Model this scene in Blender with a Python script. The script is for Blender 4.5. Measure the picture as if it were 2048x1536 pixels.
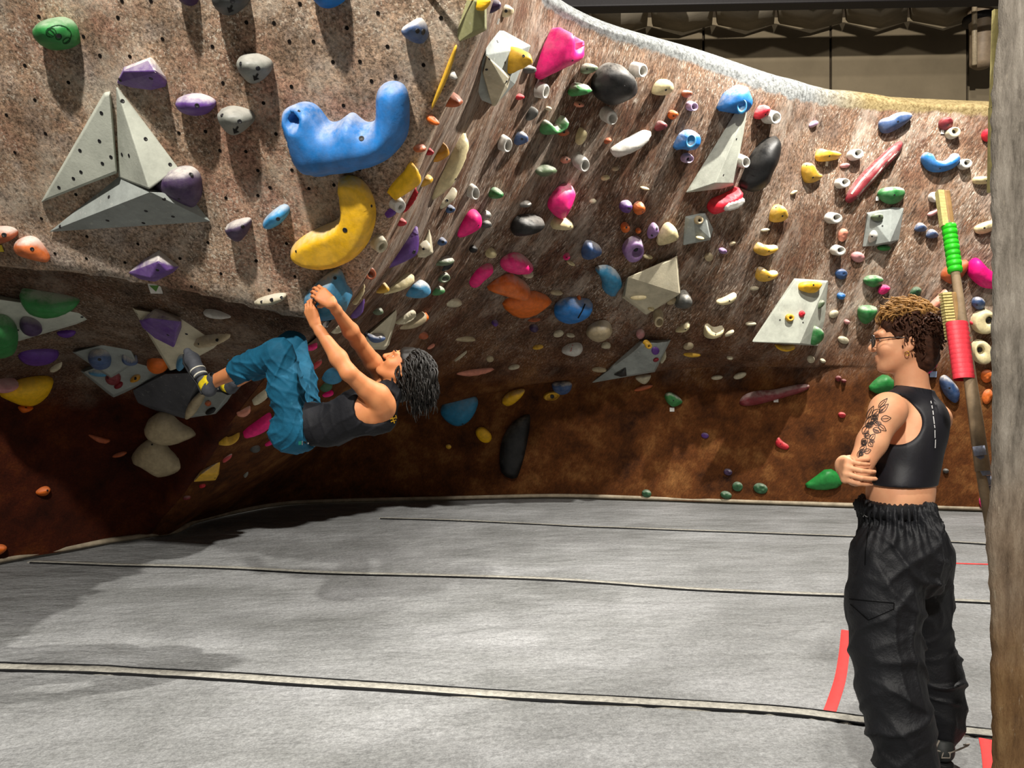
import bpy, bmesh, math, random
import numpy as np
from mathutils import Vector, Matrix, Quaternion
from mathutils.bvhtree import BVHTree
from mathutils.geometry import delaunay_2d_cdt

for o in list(bpy.data.objects):
    bpy.data.objects.remove(o, do_unlink=True)
random.seed(7); rng = np.random.default_rng(7)
SC = bpy.context.scene
COL = SC.collection

# ------------------------------------------------------------------ camera
F = 1538.0                       # focal length in photograph pixels
CAMZ = 1.375
cam_d = bpy.data.cameras.new('camera'); cam = bpy.data.objects.new('camera', cam_d); COL.objects.link(cam)
cam_d.sensor_width = 36.0; cam_d.lens = 36.0*F/2048.0; cam_d.clip_end = 100
cam.location = (0, 0, CAMZ); cam.rotation_euler = (math.pi/2, 0, 0)
SC.camera = cam
CAM = Vector((0, 0, CAMZ))

# ------------------------------------------------------------------ world, lamps, exposure
w = bpy.data.worlds.new('gym_ambient'); SC.world = w; w.use_nodes = True
w.node_tree.nodes['Background'].inputs[0].default_value = (1.0, 0.93, 0.84, 1)
w.node_tree.nodes['Background'].inputs[1].default_value = 0.14
def lamp(name, loc, energy, size, color=(1, .95, .87), target=None, spot=None, blend=.6):
    d = bpy.data.lights.new(name, 'SPOT' if spot else 'POINT'); d.energy = energy; d.color = color
    d.shadow_soft_size = size
    o = bpy.data.objects.new(name, d); COL.objects.link(o); o.location = loc
    if spot:
        d.spot_size = math.radians(spot); d.spot_blend = blend
        o.rotation_euler = (Vector(target)-Vector(loc)).to_track_quat('-Z', 'Y').to_euler()
    return o
lamp('ceiling_lamp', (3.3, 5.1, 6.3), 3000, .05)
lamp('unseen_spot', (-1.1, -0.3, 5.4), 2150, .10, target=(-1.75, 3.6, 2.35), spot=56, blend=.35)  # unseen lamp, cone narrowed onto the panel to spare the back wall
lamp('ceiling_lamp', (0.9, 1.2, 7.4), 1400, .15)  # unseen lamp added to brighten the floor
lamp('unseen_spot', (-0.4, -1.9, 4.7), 1500, .12, target=(1.2, 2.7, .8), spot=50, blend=.8)  # unseen spot added behind the camera to brighten the standing person
SC.view_settings.view_transform = 'Standard'; SC.view_settings.look = 'None'
SC.view_settings.gamma = 1.0; SC.view_settings.use_curve_mapping = False
SC.view_settings.exposure = 0.0
try:
    SC.cycles.max_bounces = 6
except Exception: pass

# ------------------------------------------------------------------ helpers
def P(px, py, d):
    return Vector(((px-1024)/F*d, d, CAMZ+(768-py)/F*d))
def ray(px, py):
    return Vector(((px-1024)/F, 1.0, (768-py)/F)).normalized()
def lin(h):
    if isinstance(h, str):
        c = [int(h[i:i+2], 16)/255 for i in (0, 2, 4)]
    else: c = h
    return tuple((x/12.92 if x <= .04045 else ((x+.055)/1.055)**2.4) for x in c)+(1.0,)

class N:
    """small node-tree helper"""
    def __init__(s, name):
        s.m = bpy.data.materials.new(name); s.m.use_nodes = True; s.t = s.m.node_tree
        s.b = s.t.nodes['Principled BSDF']
    def n(s, typ, **kw):
        x = s.t.nodes.new(typ)
        for k, v in kw.items():
            if k.startswith('i_'):
                key = k[2:]; key = int(key) if key.isdigit() else key
                x.inputs[key].default_value = v
            else: setattr(x, k, v)
        return x
    def l(s, a, b): s.t.links.new(a, b)
    def noise(s, vec, scale, detail=4, rough=.6):
        x = s.n('ShaderNodeTexNoise', i_Scale=scale, i_Detail=detail, i_Roughness=rough)
        s.l(vec, x.inputs['Vector']); return x.outputs[0]
    def ramp(s, fac, stops):
        x = s.n('ShaderNodeValToRGB'); e = x.color_ramp.elements
        while len(e) < len(stops): e.new(.5)
        for i, (p, c) in enumerate(stops):
            e[i].position = p; e[i].color = c if len(c) == 4 else tuple(c)+(1,)
        s.l(fac, x.inputs[0]); return x.outputs[0]
    def mix(s, fac, a, b, mode='MIX'):
        x = s.n('ShaderNodeMix', data_type='RGBA', blend_type=mode)
        for v, i in ((fac, 0), (a, 6), (b, 7)):
            if hasattr(v, 'links'): s.l(v, x.inputs[i])
            else: x.inputs[i].default_value = v
        return x.outputs[2]
    def math(s, op, a, b=0.0, clamp=False):
        x = s.n('ShaderNodeMath', operation=op, use_clamp=clamp)
        for v, i in ((a, 0), (b, 1)):
            if hasattr(v, 'links'): s.l(v, x.inputs[i])
            else: x.inputs[i].default_value = v
        return x.outputs[0]
    def bump(s, h, strength, dist, prev=None):
        x = s.n('ShaderNodeBump', i_Strength=strength, i_Distance=dist)
        s.l(h, x.inputs['Height'])
        if prev is not None: s.l(prev, x.inputs['Normal'])
        return x.outputs[0]
    def done(s, col=None, rough=.6, normal=None, spec=.3, metal=0):
        if col is not None:
            if hasattr(col, 'links'): s.l(col, s.b.inputs['Base Color'])
            else: s.b.inputs['Base Color'].default_value = col
        if hasattr(rough, 'links'): s.l(rough, s.b.inputs['Roughness'])
        else: s.b.inputs['Roughness'].default_value = rough
        s.b.inputs['Specular IOR Level'].default_value = spec
        s.b.inputs['Metallic'].default_value = metal
        if normal is not None: s.l(normal, s.b.inputs['Normal'])
        return s.m
    def coord(s): return s.n('ShaderNodeTexCoord').outputs['Object']

def G(v): return (v, v, v, 1)

def wall_material(name, dark, mid, light, fleck, rust=None, zr=(0, 1), shadow_streak=False, flk=.60, bumpd=.02, hues=('6e4636','7c6a58','8a8078')):
    a = N(name); co = a.coord()
    vec = co
    if shadow_streak:
        q = Vector((0, 0, 1)).rotation_difference(Vector((-.41, .385, -.77)).normalized())  # stretch follows the lamp's shadow direction: grazing-light streaks painted in
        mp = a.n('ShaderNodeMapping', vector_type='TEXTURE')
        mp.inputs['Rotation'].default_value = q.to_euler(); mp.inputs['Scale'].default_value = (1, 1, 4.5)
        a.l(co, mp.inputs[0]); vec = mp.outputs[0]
    n1 = a.noise(co, 1.3, 8, .66)
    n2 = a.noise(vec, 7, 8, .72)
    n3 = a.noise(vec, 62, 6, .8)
    c = a.ramp(n1, [(.36, lin(dark)), (.5, lin(mid)), (.64, lin(light))])
    hue = a.ramp(a.noise(co, 2.1, 6, .7), [(.36, lin(hues[0])), (.5, lin(hues[1])), (.64, lin(hues[2]))])
    c = a.mix(.5, c, hue)
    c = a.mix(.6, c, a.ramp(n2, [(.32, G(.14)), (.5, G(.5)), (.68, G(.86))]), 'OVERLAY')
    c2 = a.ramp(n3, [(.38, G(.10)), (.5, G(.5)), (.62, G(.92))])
    n4 = a.noise(co, 2.6, 5, .65)
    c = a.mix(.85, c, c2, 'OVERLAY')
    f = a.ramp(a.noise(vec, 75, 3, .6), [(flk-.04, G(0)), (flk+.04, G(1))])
    f2 = a.ramp(n4, [(.40, G(.04)), (.64, G(1))])
    c = a.mix(a.math('MULTIPLY', f, f2), c, lin(fleck))
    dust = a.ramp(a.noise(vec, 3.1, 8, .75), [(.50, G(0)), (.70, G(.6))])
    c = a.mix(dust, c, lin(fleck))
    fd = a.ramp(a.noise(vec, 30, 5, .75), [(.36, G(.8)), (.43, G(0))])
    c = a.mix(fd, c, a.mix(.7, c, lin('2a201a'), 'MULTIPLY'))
    if rust:
        sx = a.n('ShaderNodeSeparateXYZ'); a.l(co, sx.inputs[0])
        wob = a.math('MULTIPLY', a.noise(co, 1.6, 4), .7)
        zz = a.math('ADD', sx.outputs[2], wob)
        mr = a.n('ShaderNodeMapRange', i_1=zr[0]+.35, i_2=zr[1]+.35, i_3=1.0, i_4=0.0); a.l(zz, mr.inputs[0])
        rc = a.ramp(a.noise(co, 2.6, 9, .7), [(.3, lin(rust[0])), (.52, lin(rust[1])), (.72, lin(rust[2]))])
        rc = a.mix(.35, rc, c2, 'OVERLAY')
        c = a.mix(mr.outputs[0], c, rc)
    at = a.n('ShaderNodeAttribute', attribute_name='rim')
    rimn = a.ramp(a.noise(co, 30, 6, .75), [(.36, lin('4c4d4c')), (.6, lin('8e9190'))])
    rim2 = a.ramp(a.noise(co, 30, 6, .7), [(.35, lin('5a4a2c')), (.6, lin('8d7e5a'))])
    sx2 = a.n('ShaderNodeSeparateXYZ'); a.l(co, sx2.inputs[0])
    mr2 = a.n('ShaderNodeMapRange', i_1=2.9, i_2=3.6); a.l(sx2.outputs[0], mr2.inputs[0])
    c = a.mix(a.ramp(a.math('ADD', at.outputs['Fac'], a.math('MULTIPLY', a.math('SUBTRACT', a.noise(co, 9, 5), .5), .8)), [(.42, G(0)), (.62, G(1))]), c, a.mix(mr2.outputs[0], rimn, rim2))
    h = a.math('ADD', a.math('MULTIPLY', n2, .5), a.math('MULTIPLY', n3, .6))
    bmp = a.bump(h, .9, bumpd)
    bmp = a.bump(a.noise(co, 160, 3, .7), .4, .004, bmp)
    return a.done(c, .82, bmp, .15)

_mc = {}
def plastic(hexc, chalk=0.0, rough=.5, spec=.35, bump=.25, chalkcol='cfc9c0'):
    """moulded hold plastic; chalk dust gathers on the faces that point up"""
    k = (hexc, round(chalk, 2), rough, bump)
    if k in _mc: return _mc[k]
    a = N('hold_plastic'); co = a.coord()
    gen = a.n('ShaderNodeTexCoord').outputs['Generated']
    n1 = a.noise(co, 22, 6, .65)
    base = lin(hexc); dk = tuple(x*.72 for x in base[:3])+(1,)
    c = a.mix(a.ramp(n1, [(.35, G(0)), (.62, G(1))]), dk, base)
    if chalk > 0:
        ge = a.n('ShaderNodeNewGeometry'); sx = a.n('ShaderNodeSeparateXYZ'); a.l(ge.outputs['Normal'], sx.inputs[0])
        up = a.n('ShaderNodeMapRange', i_1=-.1, i_2=.5); a.l(sx.outputs[2], up.inputs[0])
        n2 = a.noise(co, 9, 6, .7)
        f = a.math('MULTIPLY', a.math('ADD', a.math('MULTIPLY', up.outputs[0], .9), .12), a.ramp(n2, [(.36, G(.1)), (.58, G(1))]))
        f = a.math('MULTIPLY', f, chalk, True)
        c = a.mix(f, c, lin(chalkcol))
    b = a.bump(a.noise(co, 90, 4, .7), bump, .004)
    _mc[k] = a.done(c, rough, b, spec); return _mc[k]

def simple(name, hexc, rough=.6, spec=.3, nz=30, var=.3, bump=.2, metal=0, bd=.003):
    a = N(name); co = a.coord(); n1 = a.noise(co, nz, 6, .65)
    base = lin(hexc); dk = tuple(x*(1-var) for x in base[:3])+(1,)
    c = a.mix(a.ramp(n1, [(.35, G(0)), (.65, G(1))]), dk, base)
    return a.done(c, rough, a.bump(a.noise(co, nz*3, 4, .7), bump, bd), spec, metal)

class MB:
    def __init__(s): s.v = []; s.f = []
    def add(s, vs, fs):
        b = len(s.v); s.v += [tuple(v) for v in vs]; s.f += [tuple(i+b for i in f) for f in fs]; return s
    def tube(s, pts, rad, n=6, cap=True):
        pts = [Vector(p) for p in pts]
        if not hasattr(rad, '__len__'): rad = [rad]*len(pts)
        vs = []; fs = []; prev = None
        for i, p in enumerate(pts):
            t = (pts[min(i+1, len(pts)-1)]-pts[max(i-1, 0)])
            t = t.normalized() if t.length > 1e-9 else Vector((0, 0, 1))
            if prev is None:
                u = t.orthogonal().normalized()
            else:
                u = (prev-t*prev.dot(t)); u = u.normalized() if u.length > 1e-6 else t.orthogonal().normalized()
            prev = u; wv = t.cross(u)
            for k in range(n):
                a = 2*math.pi*k/n
                vs.append(p+(u*math.cos(a)+wv*math.sin(a))*rad[i])
        for i in range(len(pts)-1):
            for k in range(n):
                fs.append((i*n+k, i*n+(k+1) % n, (i+1)*n+(k+1) % n, (i+1)*n+k))
        if cap:
            fs.append(tuple(range(n))[::-1]); fs.append(tuple(range((len(pts)-1)*n, len(pts)*n)))
        return s.add(vs, fs)
    def box(s, c, size, M=None):
        c = Vector(c); M = M or Matrix.Identity(3); x, y, z = [q/2 for q in size]
        vs = [c+M @ Vector((sx*x, sy*y, sz*z)) for sz in (-1, 1) for sx, sy in ((-1, -1), (1, -1), (1, 1), (-1, 1))]
        return s.add(vs, [(3, 2, 1, 0), (4, 5, 6, 7), (0, 1, 5, 4), (1, 2, 6, 5), (2, 3, 7, 6), (3, 0, 4, 7)])
    def mesh(s, name, smooth=False):
        me = bpy.data.meshes.new(name); me.from_pydata(s.v, [], s.f); me.update()
        if smooth: me.polygons.foreach_set('use_smooth', [True]*len(me.polygons))
        return me
    def build(s, name, mat, parent=None, smooth=False, bevel=0):
        return link(name, s.mesh(name, smooth), mat, parent, bevel)

def link(name, me, mat=None, parent=None, bevel=0):
    o = bpy.data.objects.new(name, me); COL.objects.link(o)
    if mat and not me.materials: me.materials.append(mat)
    if parent is not None:
        o.parent = parent; o.matrix_parent_inverse = parent.matrix_world.inverted() if False else Matrix.Translation(-Vector(parent.location))
    if bevel:
        b = o.modifiers.new('bevel', 'BEVEL'); b.width = bevel; b.segments = 2; b.limit_method = 'ANGLE'
    return o
def tag(o, label=None, cat=None, group=None, kind=None):
    for k, v in (('label', label), ('category', cat), ('group', group), ('kind', kind)):
        if v: o[k] = v
    return o
def empty(name, loc):
    o = bpy.data.objects.new(name, None); COL.objects.link(o); o.location = loc; o.empty_display_size = .1
    return o

def catmull(p, n):
    """p: (k, ...) array -> dense samples along axis 0, n per span"""
    p = np.asarray(p, float); k = len(p)
    ext = np.concatenate([2*p[:1]-p[1:2], p, 2*p[-1:]-p[-2:-1]])
    out = []
    for i in range(k-1):
        a, b, c, d = ext[i:i+4]
        for j in range(n):
            t = j/n
            out.append(.5*((2*b)+(-a+c)*t+(2*a-5*b+4*c-d)*t*t+(-a+3*b-3*c+d)*t**3))
    out.append(p[-1]); return np.array(out)

def vnoise(p, scale, seed=0):
    """smooth value noise for arrays of points"""
    p = np.asarray(p, float)*scale; i = np.floor(p).astype(np.int64); f = p-i; f = f*f*(3-2*f)
    def h(x, y, z):
        n = (x*374761393+y*668265263+z*2147483647+seed*974711) & 0xffffffff
        n = ((n ^ (n >> 13))*1274126177) & 0xffffffff
        return ((n ^ (n >> 16)) & 0xffff)/65535.0*2-1
    r = 0
    for dx in (0, 1):
        for dy in (0, 1):
            for dz in (0, 1):
                wgt = (f[..., 0] if dx else 1-f[..., 0])*(f[..., 1] if dy else 1-f[..., 1])*(f[..., 2] if dz else 1-f[..., 2])
                r = r+wgt*h(i[..., 0]+dx, i[..., 1]+dy, i[..., 2]+dz)
    return r
# ------------------------------------------------------------------ the setting
RAY = []      # trees the holds are placed on
def grid_wall(name, cols, nr, nc, mat, amp=.03, rimrow=None):
    """cols: list of columns, each a list of (px, py, depth) from the floor up"""
    C = np.array([[tuple(P(*q)) for q in c] for c in cols])
    g = catmull(C, nc); g = catmull(np.swapaxes(g, 0, 1), nr)      # rows, cols, 3
    R, K, _ = g.shape
    smooth = g.copy()
    du = np.gradient(g, axis=1); dv = np.gradient(g, axis=0); nn = np.cross(du, dv); nn /= np.linalg.norm(nn, axis=2, keepdims=True)+1e-9
    disp = vnoise(g, 1.4, 3)*amp+vnoise(g, 5, 4)*amp*.22
    edge = np.minimum(np.minimum(np.arange(R)[:, None], R-1-np.arange(R)[:, None])/6.0, 1)*np.minimum(np.arange(K)[None, :]/8.0, 1)
    g = g+nn*(disp*edge)[..., None]
    idx = np.arange(R*K).reshape(R, K)
    fs = np.stack([idx[:-1, :-1], idx[:-1, 1:], idx[1:, 1:], idx[1:, :-1]], -1).reshape(-1, 4)
    me = bpy.data.meshes.new(name); me.from_pydata(g.reshape(-1, 3).tolist(), [], fs.tolist()); me.update()
    me.polygons.foreach_set('use_smooth', [True]*len(me.polygons))
    at = me.attributes.new('rim', 'FLOAT', 'POINT')
    rr = np.zeros((R, K))
    if rimrow is not None:
        rows = np.arange(R)/nr
        rr += np.clip((rows-rimrow+.35)/.7, 0, 1)[:, None]
    at.data.foreach_set('value', rr.reshape(-1))
    o = link(name, me, mat); o['kind'] = 'structure'
    RAY.append(BVHTree.FromPolygons([Vector(v) for v in g.reshape(-1, 3)], fs.tolist()))
    return o

M_back = wall_material('wall_paint_brown_shadow_streaks', '4e382d', '6e5544', '87705d', 'cbbfb0', rust=('231006', '5c3416', '875c32'), zr=(1.35, 2.2), shadow_streak=True, hues=('603a2b', '6e5644', '82746a'))
M_left = wall_material('textured_wall_paint_tan', '84695a', 'a18a78', 'b59c88', 'e0d3bf', bumpd=.014, hues=('a8745c', '9a8064', 'a39c94'))
M_low = wall_material('wall_paint_low_shade', '45352c', '65503f', '76614f', 'a89888', rust=('200a04', '481c0a', '66340f'), zr=(1.25, 1.6), hues=('5a3a2a', '65503f', '6b6058'))  # dark low reds paint in the dim light under the overhang

cols_back = [
 [(300,1072,6.93),(395,935,6.35),(540,745,5.3),(640,668,4.55),(738,524,4.06),(824,334,3.76),(898,182,3.56),(968,0,3.34),(995,-100,3.22),(1000,-130,3.22),(1002,-150,3.3)],
 [(345,1066,7.05),(470,925,6.6),(600,800,6.2),(690,680,5.6),(780,530,5.0),(862,350,4.6),(930,190,4.3),(985,20,4.1),(1008,-110,3.95),(1012,-135,3.95),(1014,-150,4.05)],
 [(392,1044,7.65),(540,935,7.3),(690,810,7.0),(780,690,6.5),(850,540,5.8),(910,370,5.3),(960,210,4.95),(1005,40,4.7),(1026,-80,4.5),(1032,-110,4.5),(1034,-125,4.6)],
 [(560,1010,8.74),(640,905,8.6),(770,815,8.3),(870,700,7.7),(940,560,6.8),(985,390,6.0),(1020,220,5.55),(1042,70,5.25),(1053,-20,5.1),(1060,-58,5.08),(1064,-72,5.25)],
 [(760,1001,9.07),(790,850,9.05),(880,800,8.8),(970,690,8.2),(1050,560,7.3),(1075,400,6.5),(1090,240,6.0),(1095,110,5.7),(1098,28,5.55),(1105,-2,5.52),(1108,-10,5.75)],
 [(1100,994,9.36),(1090,785,9.2),(1110,760,8.9),(1140,680,8.35),(1170,570,7.7),(1180,430,7.0),(1190,290,6.5),(1198,165,6.15),(1205,80,6.0),(1214,54,5.98),(1216,46,6.2)],
 [(1400,1003,9.0),(1400,757,8.95),(1400,735,8.7),(1400,690,8.3),(1400,590,7.9),(1400,470,7.5),(1400,340,7.15),(1400,220,6.85),(1400,142,6.72),(1400,106,6.7),(1400,100,6.95)],
 [(1560,1008,8.8),(1560,757,8.72),(1560,735,8.5),(1560,690,8.2),(1560,600,8.0),(1560,500,7.8),(1560,380,7.55),(1560,270,7.35),(1560,203,7.22),(1560,160,7.2),(1560,153,7.45)],
 [(1700,1013,8.65),(1700,770,8.55),(1700,725,8.5),(1700,690,8.45),(1700,610,8.3),(1700,510,8.15),(1700,400,7.95),(1700,290,7.85),(1700,225,7.77),(1700,192,7.75),(1700,187,8.0)],
 [(1990,1022,8.33),(1990,800,8.3),(1990,740,8.25),(1990,690,8.2),(1990,610,8.1),(1990,510,8.0),(1990,400,7.9),(1990,310,7.82),(1990,240,7.76),(1990,209,7.75),(1990,203,8.0)],
 [(2300,1040,7.9),(2300,800,7.9),(2300,740,7.85),(2300,690,7.8),(2300,610,7.7),(2300,510,7.6),(2300,400,7.5),(2300,310,7.42),(2300,240,7.36),(2300,215,7.35),(2300,208,7.6)]]
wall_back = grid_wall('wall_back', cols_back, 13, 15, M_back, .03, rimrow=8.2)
cols_low = [
 [(-260,1190,5.1),(-260,960,5.05),(-260,800,4.9),(-260,640,4.5),(-260,470,4.34)],
 [(0,1125,5.92),(0,950,5.75),(0,770,5.5),(0,655,4.85),(0,505,4.36)],
 [(130,1102,6.33),(150,930,6.2),(150,748,5.85),(175,650,4.95),(200,525,4.34)],
 [(215,1085,6.67),(250,930,6.5),(300,755,5.95),(350,680,5.0),(400,562,4.31)],
 [(262,1078,6.83),(330,940,6.6),(450,740,5.6),(495,690,4.85),(540,595,4.27)],
 [(300,1072,6.93),(395,935,6.35),(540,745,5.3),(595,700,4.75),(650,620,4.25)],
 [(330,1070,7.2),(430,930,6.9),(590,745,6.0),(645,700,5.4),(700,620,4.9)]]
wall_low = grid_wall('wall_lower_left', cols_low, 14, 14, M_low, .03)

# near overhanging panel: one plane, outline traced, rounded edge, real thickness
pa, pb, pc = P(0, 548, 4.22), P(650, 652, 4.08), P(500, 0, 3.15)
NA = (pb-pa).cross(pc-pa).normalized()
if NA.y > 0: NA = -NA
def onA(px, py, off=0.0):
    r = ray(px, py); t = (pa+NA*off-CAM).dot(NA)/r.dot(NA); return CAM+r*t
outA = [(-330,515),(-160,528),(0,547),(110,556),(200,566),(300,582),(400,602),(490,624),(560,641),(620,652),(650,652),(676,632),(700,603),(725,562),(748,520),(770,472),(792,430),(812,380),(832,332),(852,285),(872,242),(888,210),(906,180),(924,140),(942,100),(958,52),(974,0),(990,-50),(1002,-110),(600,-130),(200,-130),(-330,-130)]
def plane_fill(out3, origin, e1, e2, spacing):
    o2 = [((p-origin).dot(e1), (p-origin).dot(e2)) for p in out3]
    # resample the outline
    b = []
    for i, p in enumerate(o2):
        q = o2[(i+1) % len(o2)]; L = math.hypot(q[0]-p[0], q[1]-p[1]); n = max(1, int(L/spacing+.5))
        for k in range(n): b.append((p[0]+(q[0]-p[0])*k/n, p[1]+(q[1]-p[1])*k/n))
    B = np.array(b); S = np.roll(B, -1, axis=0)
    lo, hi = B.min(0), B.max(0)
    xs = np.arange(lo[0]+spacing/2, hi[0], spacing); ys = np.arange(lo[1]+spacing/2, hi[1], spacing*.87)
    gx, gy = np.meshgrid(xs, ys); gx = gx+(np.arange(len(ys)) % 2)[:, None]*spacing*.5
    pts = np.stack([gx.ravel(), gy.ravel()], 1)
    d, ins = poly_dist(pts, B)
    pts = pts[ins & (d > spacing*.45)]
    allp = np.concatenate([B, pts])
    r = delaunay_2d_cdt([Vector(p) for p in allp], [], [list(range(len(B)))], 1, 1e-6)
    V2 = np.array([tuple(v) for v in r[0]]); T = [tuple(f) for f in r[2]]
    orig = r[3]; isb = np.array([any(k < len(B) for k in x) for x in orig])
    return B, V2, T, isb
def poly_dist(pts, B):
    S = np.roll(B, -1, axis=0); E = S-B; L2 = (E**2).sum(1)+1e-12
    w = pts[:, None, :]-B[None]
    t = np.clip((w*E[None]).sum(2)/L2[None], 0, 1)
    d = np.sqrt((((w-t[..., None]*E[None]))**2).sum(2)).min(1)
    cond = ((B[None, :, 1] > pts[:, 1:2]) != (S[None, :, 1] > pts[:, 1:2]))
    with np.errstate(divide='ignore', invalid='ignore'):
        xi = (S[None, :, 0]-B[None, :, 0])*(pts[:, 1:2]-B[None, :, 1])/(S[None, :, 1]-B[None, :, 1])+B[None, :, 0]
    ins = ((cond & (pts[:, 0:1] < xi)).sum(1) % 2) == 1
    return d, ins
def build_panel():
    e2 = (Vector((0, 0, 1))-NA*NA.z).normalized(); e1 = e2.cross(NA)
    o3 = [onA(*p) for p in outA]; org = pa
    B, V2, T, isb = plane_fill(o3, org, e1, e2, .05)
    d, _ = poly_dist(V2, B); d[isb] = 0
    Rr = .07; x = np.clip(Rr-d, 0, Rr); drop = Rr-np.sqrt(Rr*Rr-x*x)
    p3 = [org+e1*float(a)+e2*float(b) for a, b in V2]
    wob = vnoise(np.array([tuple(p) for p in p3]), 1.7, 9)*.012+vnoise(np.array([tuple(p) for p in p3]), 6, 5)*.006
    vs = [p-NA*float(k)+NA*float(q) for p, k, q in zip(p3, drop, wob)]
    fs = [f if ((vs[f[1]]-vs[f[0]]).cross(vs[f[2]]-vs[f[0]])).dot(NA) > 0 else f[::-1] for f in T]
    # skirt
    nb = len(B); key = {}
    for i in range(len(vs)):
        if isb[i]: key[(round(V2[i][0], 4), round(V2[i][1], 4))] = i
    ring = [key[(round(b[0], 4), round(b[1], 4))] for b in B if (round(b[0], 4), round(b[1], 4)) in key]
    base = len(vs); vs += [vs[i]-NA*.16 for i in ring]
    n = len(ring)
    for i in range(n): fs.append((ring[i], ring[(i+1) % n], base+(i+1) % n, base+i))
    me = bpy.data.meshes.new('wall_left'); me.from_pydata(vs, [], fs); me.update()
    me.polygons.foreach_set('use_smooth', [True]*len(me.polygons))
    bm = bmesh.new(); bm.from_mesh(me); bmesh.ops.recalc_face_normals(bm, faces=bm.faces)
    bm.to_mesh(me); bm.free()
    RAY.append(BVHTree.FromPolygons(vs, fs))
    return tag(link('wall_left', me, M_left), kind='structure')
wall_left = build_panel()

def hit(px, py, extra=None):
    r = ray(px, py); best = None
    for t in RAY+(extra or []):
        h = t.ray_cast(CAM, r)
        if h[0] is not None and (best is None or h[3] < best[2]):
            n = h[1] if h[1].dot(r) < 0 else -h[1]
            best = (h[0], n, h[3])
    return best
def hitn(px, py, rad=10):
    h = hit(px, py)
    if h is None: return None
    n = Vector(h[1])
    for dx, dy in ((rad, 0), (-rad, 0), (0, rad), (0, -rad)):
        q = hit(px+dx, py+dy)
        if q and (q[0]-h[0]).length < .5: n += q[1]
    return h[0], n.normalized()

# T-nut holes in the near panel
def tnuts():
    px = [(78,33),(236,35),(167,73),(200,111),(260,113),(50,131),(137,165),(70,200),(13,230),(91,267),(30,305),(244,2),(302,2),(425,93),(325,78),(493,45),(600,8),(548,46),(627,83),(579,83),(666,124),(694,56),(756,26),(882,36),(775,93),(720,123),(583,173),(847,130),(791,153),(743,162),(527,206),(687,211),(552,268),(516,341),(584,340),(719,339),(618,377),(668,370),(440,301),(358,266),(446,166),(492,303),(516,391),(411,263),(105,388),(152,389),(83,437),(174,473),(276,488),(173,517),(250,525),(110,507),(452,396),(416,485),(360,517),(442,547),(513,521),(538,580),(383,573),(590,553),(573,487),(512,522),(540,375)]
    b = MB()
    e2 = (Vector((0, 0, 1))-NA*NA.z).normalized(); e1 = e2.cross(NA)
    for x, y in px:
        h = hit(x, y)
        if not h: continue
        c = h[0]; k = 10; r = .0085
        vs = [c+NA*.0015+(e1*math.cos(2*math.pi*i/k)+e2*math.sin(2*math.pi*i/k))*r for i in range(k)]
        vs += [v-NA*.012 for v in vs]
        b.add(vs, [tuple(range(k))]+[(i, (i+1) % k, k+(i+1) % k, k+i) for i in range(k)])
    o = b.build('bolt_holes', simple('threaded_hole_dark', '17120f', .9, .1), wall_left); o['kind'] = 'stuff'
tnuts()

# floor: padded mat with soft wrinkles
def mat_floor():
    a = N('grey_mat_vinyl'); co = a.coord()
    mp = a.n('ShaderNodeMapping'); mp.inputs['Scale'].default_value = (1, 1.8, 1); mp.inputs['Rotation'].default_value = (0, 0, .06); a.l(co, mp.inputs[0])
    n1 = a.noise(mp.outputs[0], .9, 6, .6); n2 = a.noise(co, 120, 3, .7); n3 = a.noise(mp.outputs[0], 3.5, 5, .65)
    c = a.ramp(n1, [(.32, lin('696a69')), (.5, lin('7a7b7b')), (.7, lin('8b8c8d'))])
    c = a.mix(.4, c, a.ramp(n2, [(.35, G(.3)), (.65, G(.7))]), 'OVERLAY')
    c = a.mix(.35, c, a.ramp(n3, [(.3, G(.36)), (.7, G(.64))]), 'OVERLAY')
    c = a.mix(.5, c, a.ramp(a.noise(co, 45, 4, .75), [(.36, G(.3)), (.64, G(.7))]), 'OVERLAY')
    b = a.bump(a.noise(mp.outputs[0], 2.6, 6, .62), .9, .08)
    b = a.bump(n2, .35, .004, b)
    return a.done(c, .62, b, .25)
M_floor = mat_floor()
def floor():
    xs = np.arange(-9, 9.01, .08); ys = np.arange(-4, 14.01, .08)
    X, Y = np.meshgrid(xs, ys); pts = np.stack([X, Y*2.6, 0*X], -1)
    Z = vnoise(pts, .55, 2)*.006+vnoise(pts, 1.7, 6)*.0035
    # diagonal creases near the camera
    Z += .005*np.exp(-((Y-2.6+.45*(X+1))/.05)**2)+.005*np.exp(-((Y-3.0+.38*X)/.045)**2)+.004*np.exp(-((Y-2.35-.2*X)/.05)**2)
    Z -= .02
    R, K = X.shape; idx = np.arange(R*K).reshape(R, K)
    fs = np.stack([idx[:-1, :-1], idx[:-1, 1:], idx[1:, 1:], idx[1:, :-1]], -1).reshape(-1, 4)
    me = bpy.data.meshes.new('floor'); me.from_pydata(np.stack([X, Y, Z], -1).reshape(-1, 3).tolist(), [], fs.tolist()); me.update()
    me.polygons.foreach_set('use_smooth', [True]*len(me.polygons))
    return tag(link('floor', me, M_floor), kind='structure'), BVHTree.FromPolygons([Vector(v) for v in np.stack([X, Y, Z], -1).reshape(-1, 3)], fs.tolist())
fl, FLOOR = floor()
def onfloor(px, py):
    h = FLOOR.ray_cast(CAM, ray(px, py)); return h[0]
def fz(x, y):
    return FLOOR.ray_cast(Vector((x, y, 2)), Vector((0, 0, -1)))[0].z
M_seam = simple('seam_strip_worn_pale', 'a9a69c', .6, .3, 40, .45, .6, bd=.01)
M_gap = simple('seam_gap_dark', '1b1b1c', .8, .1)
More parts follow.
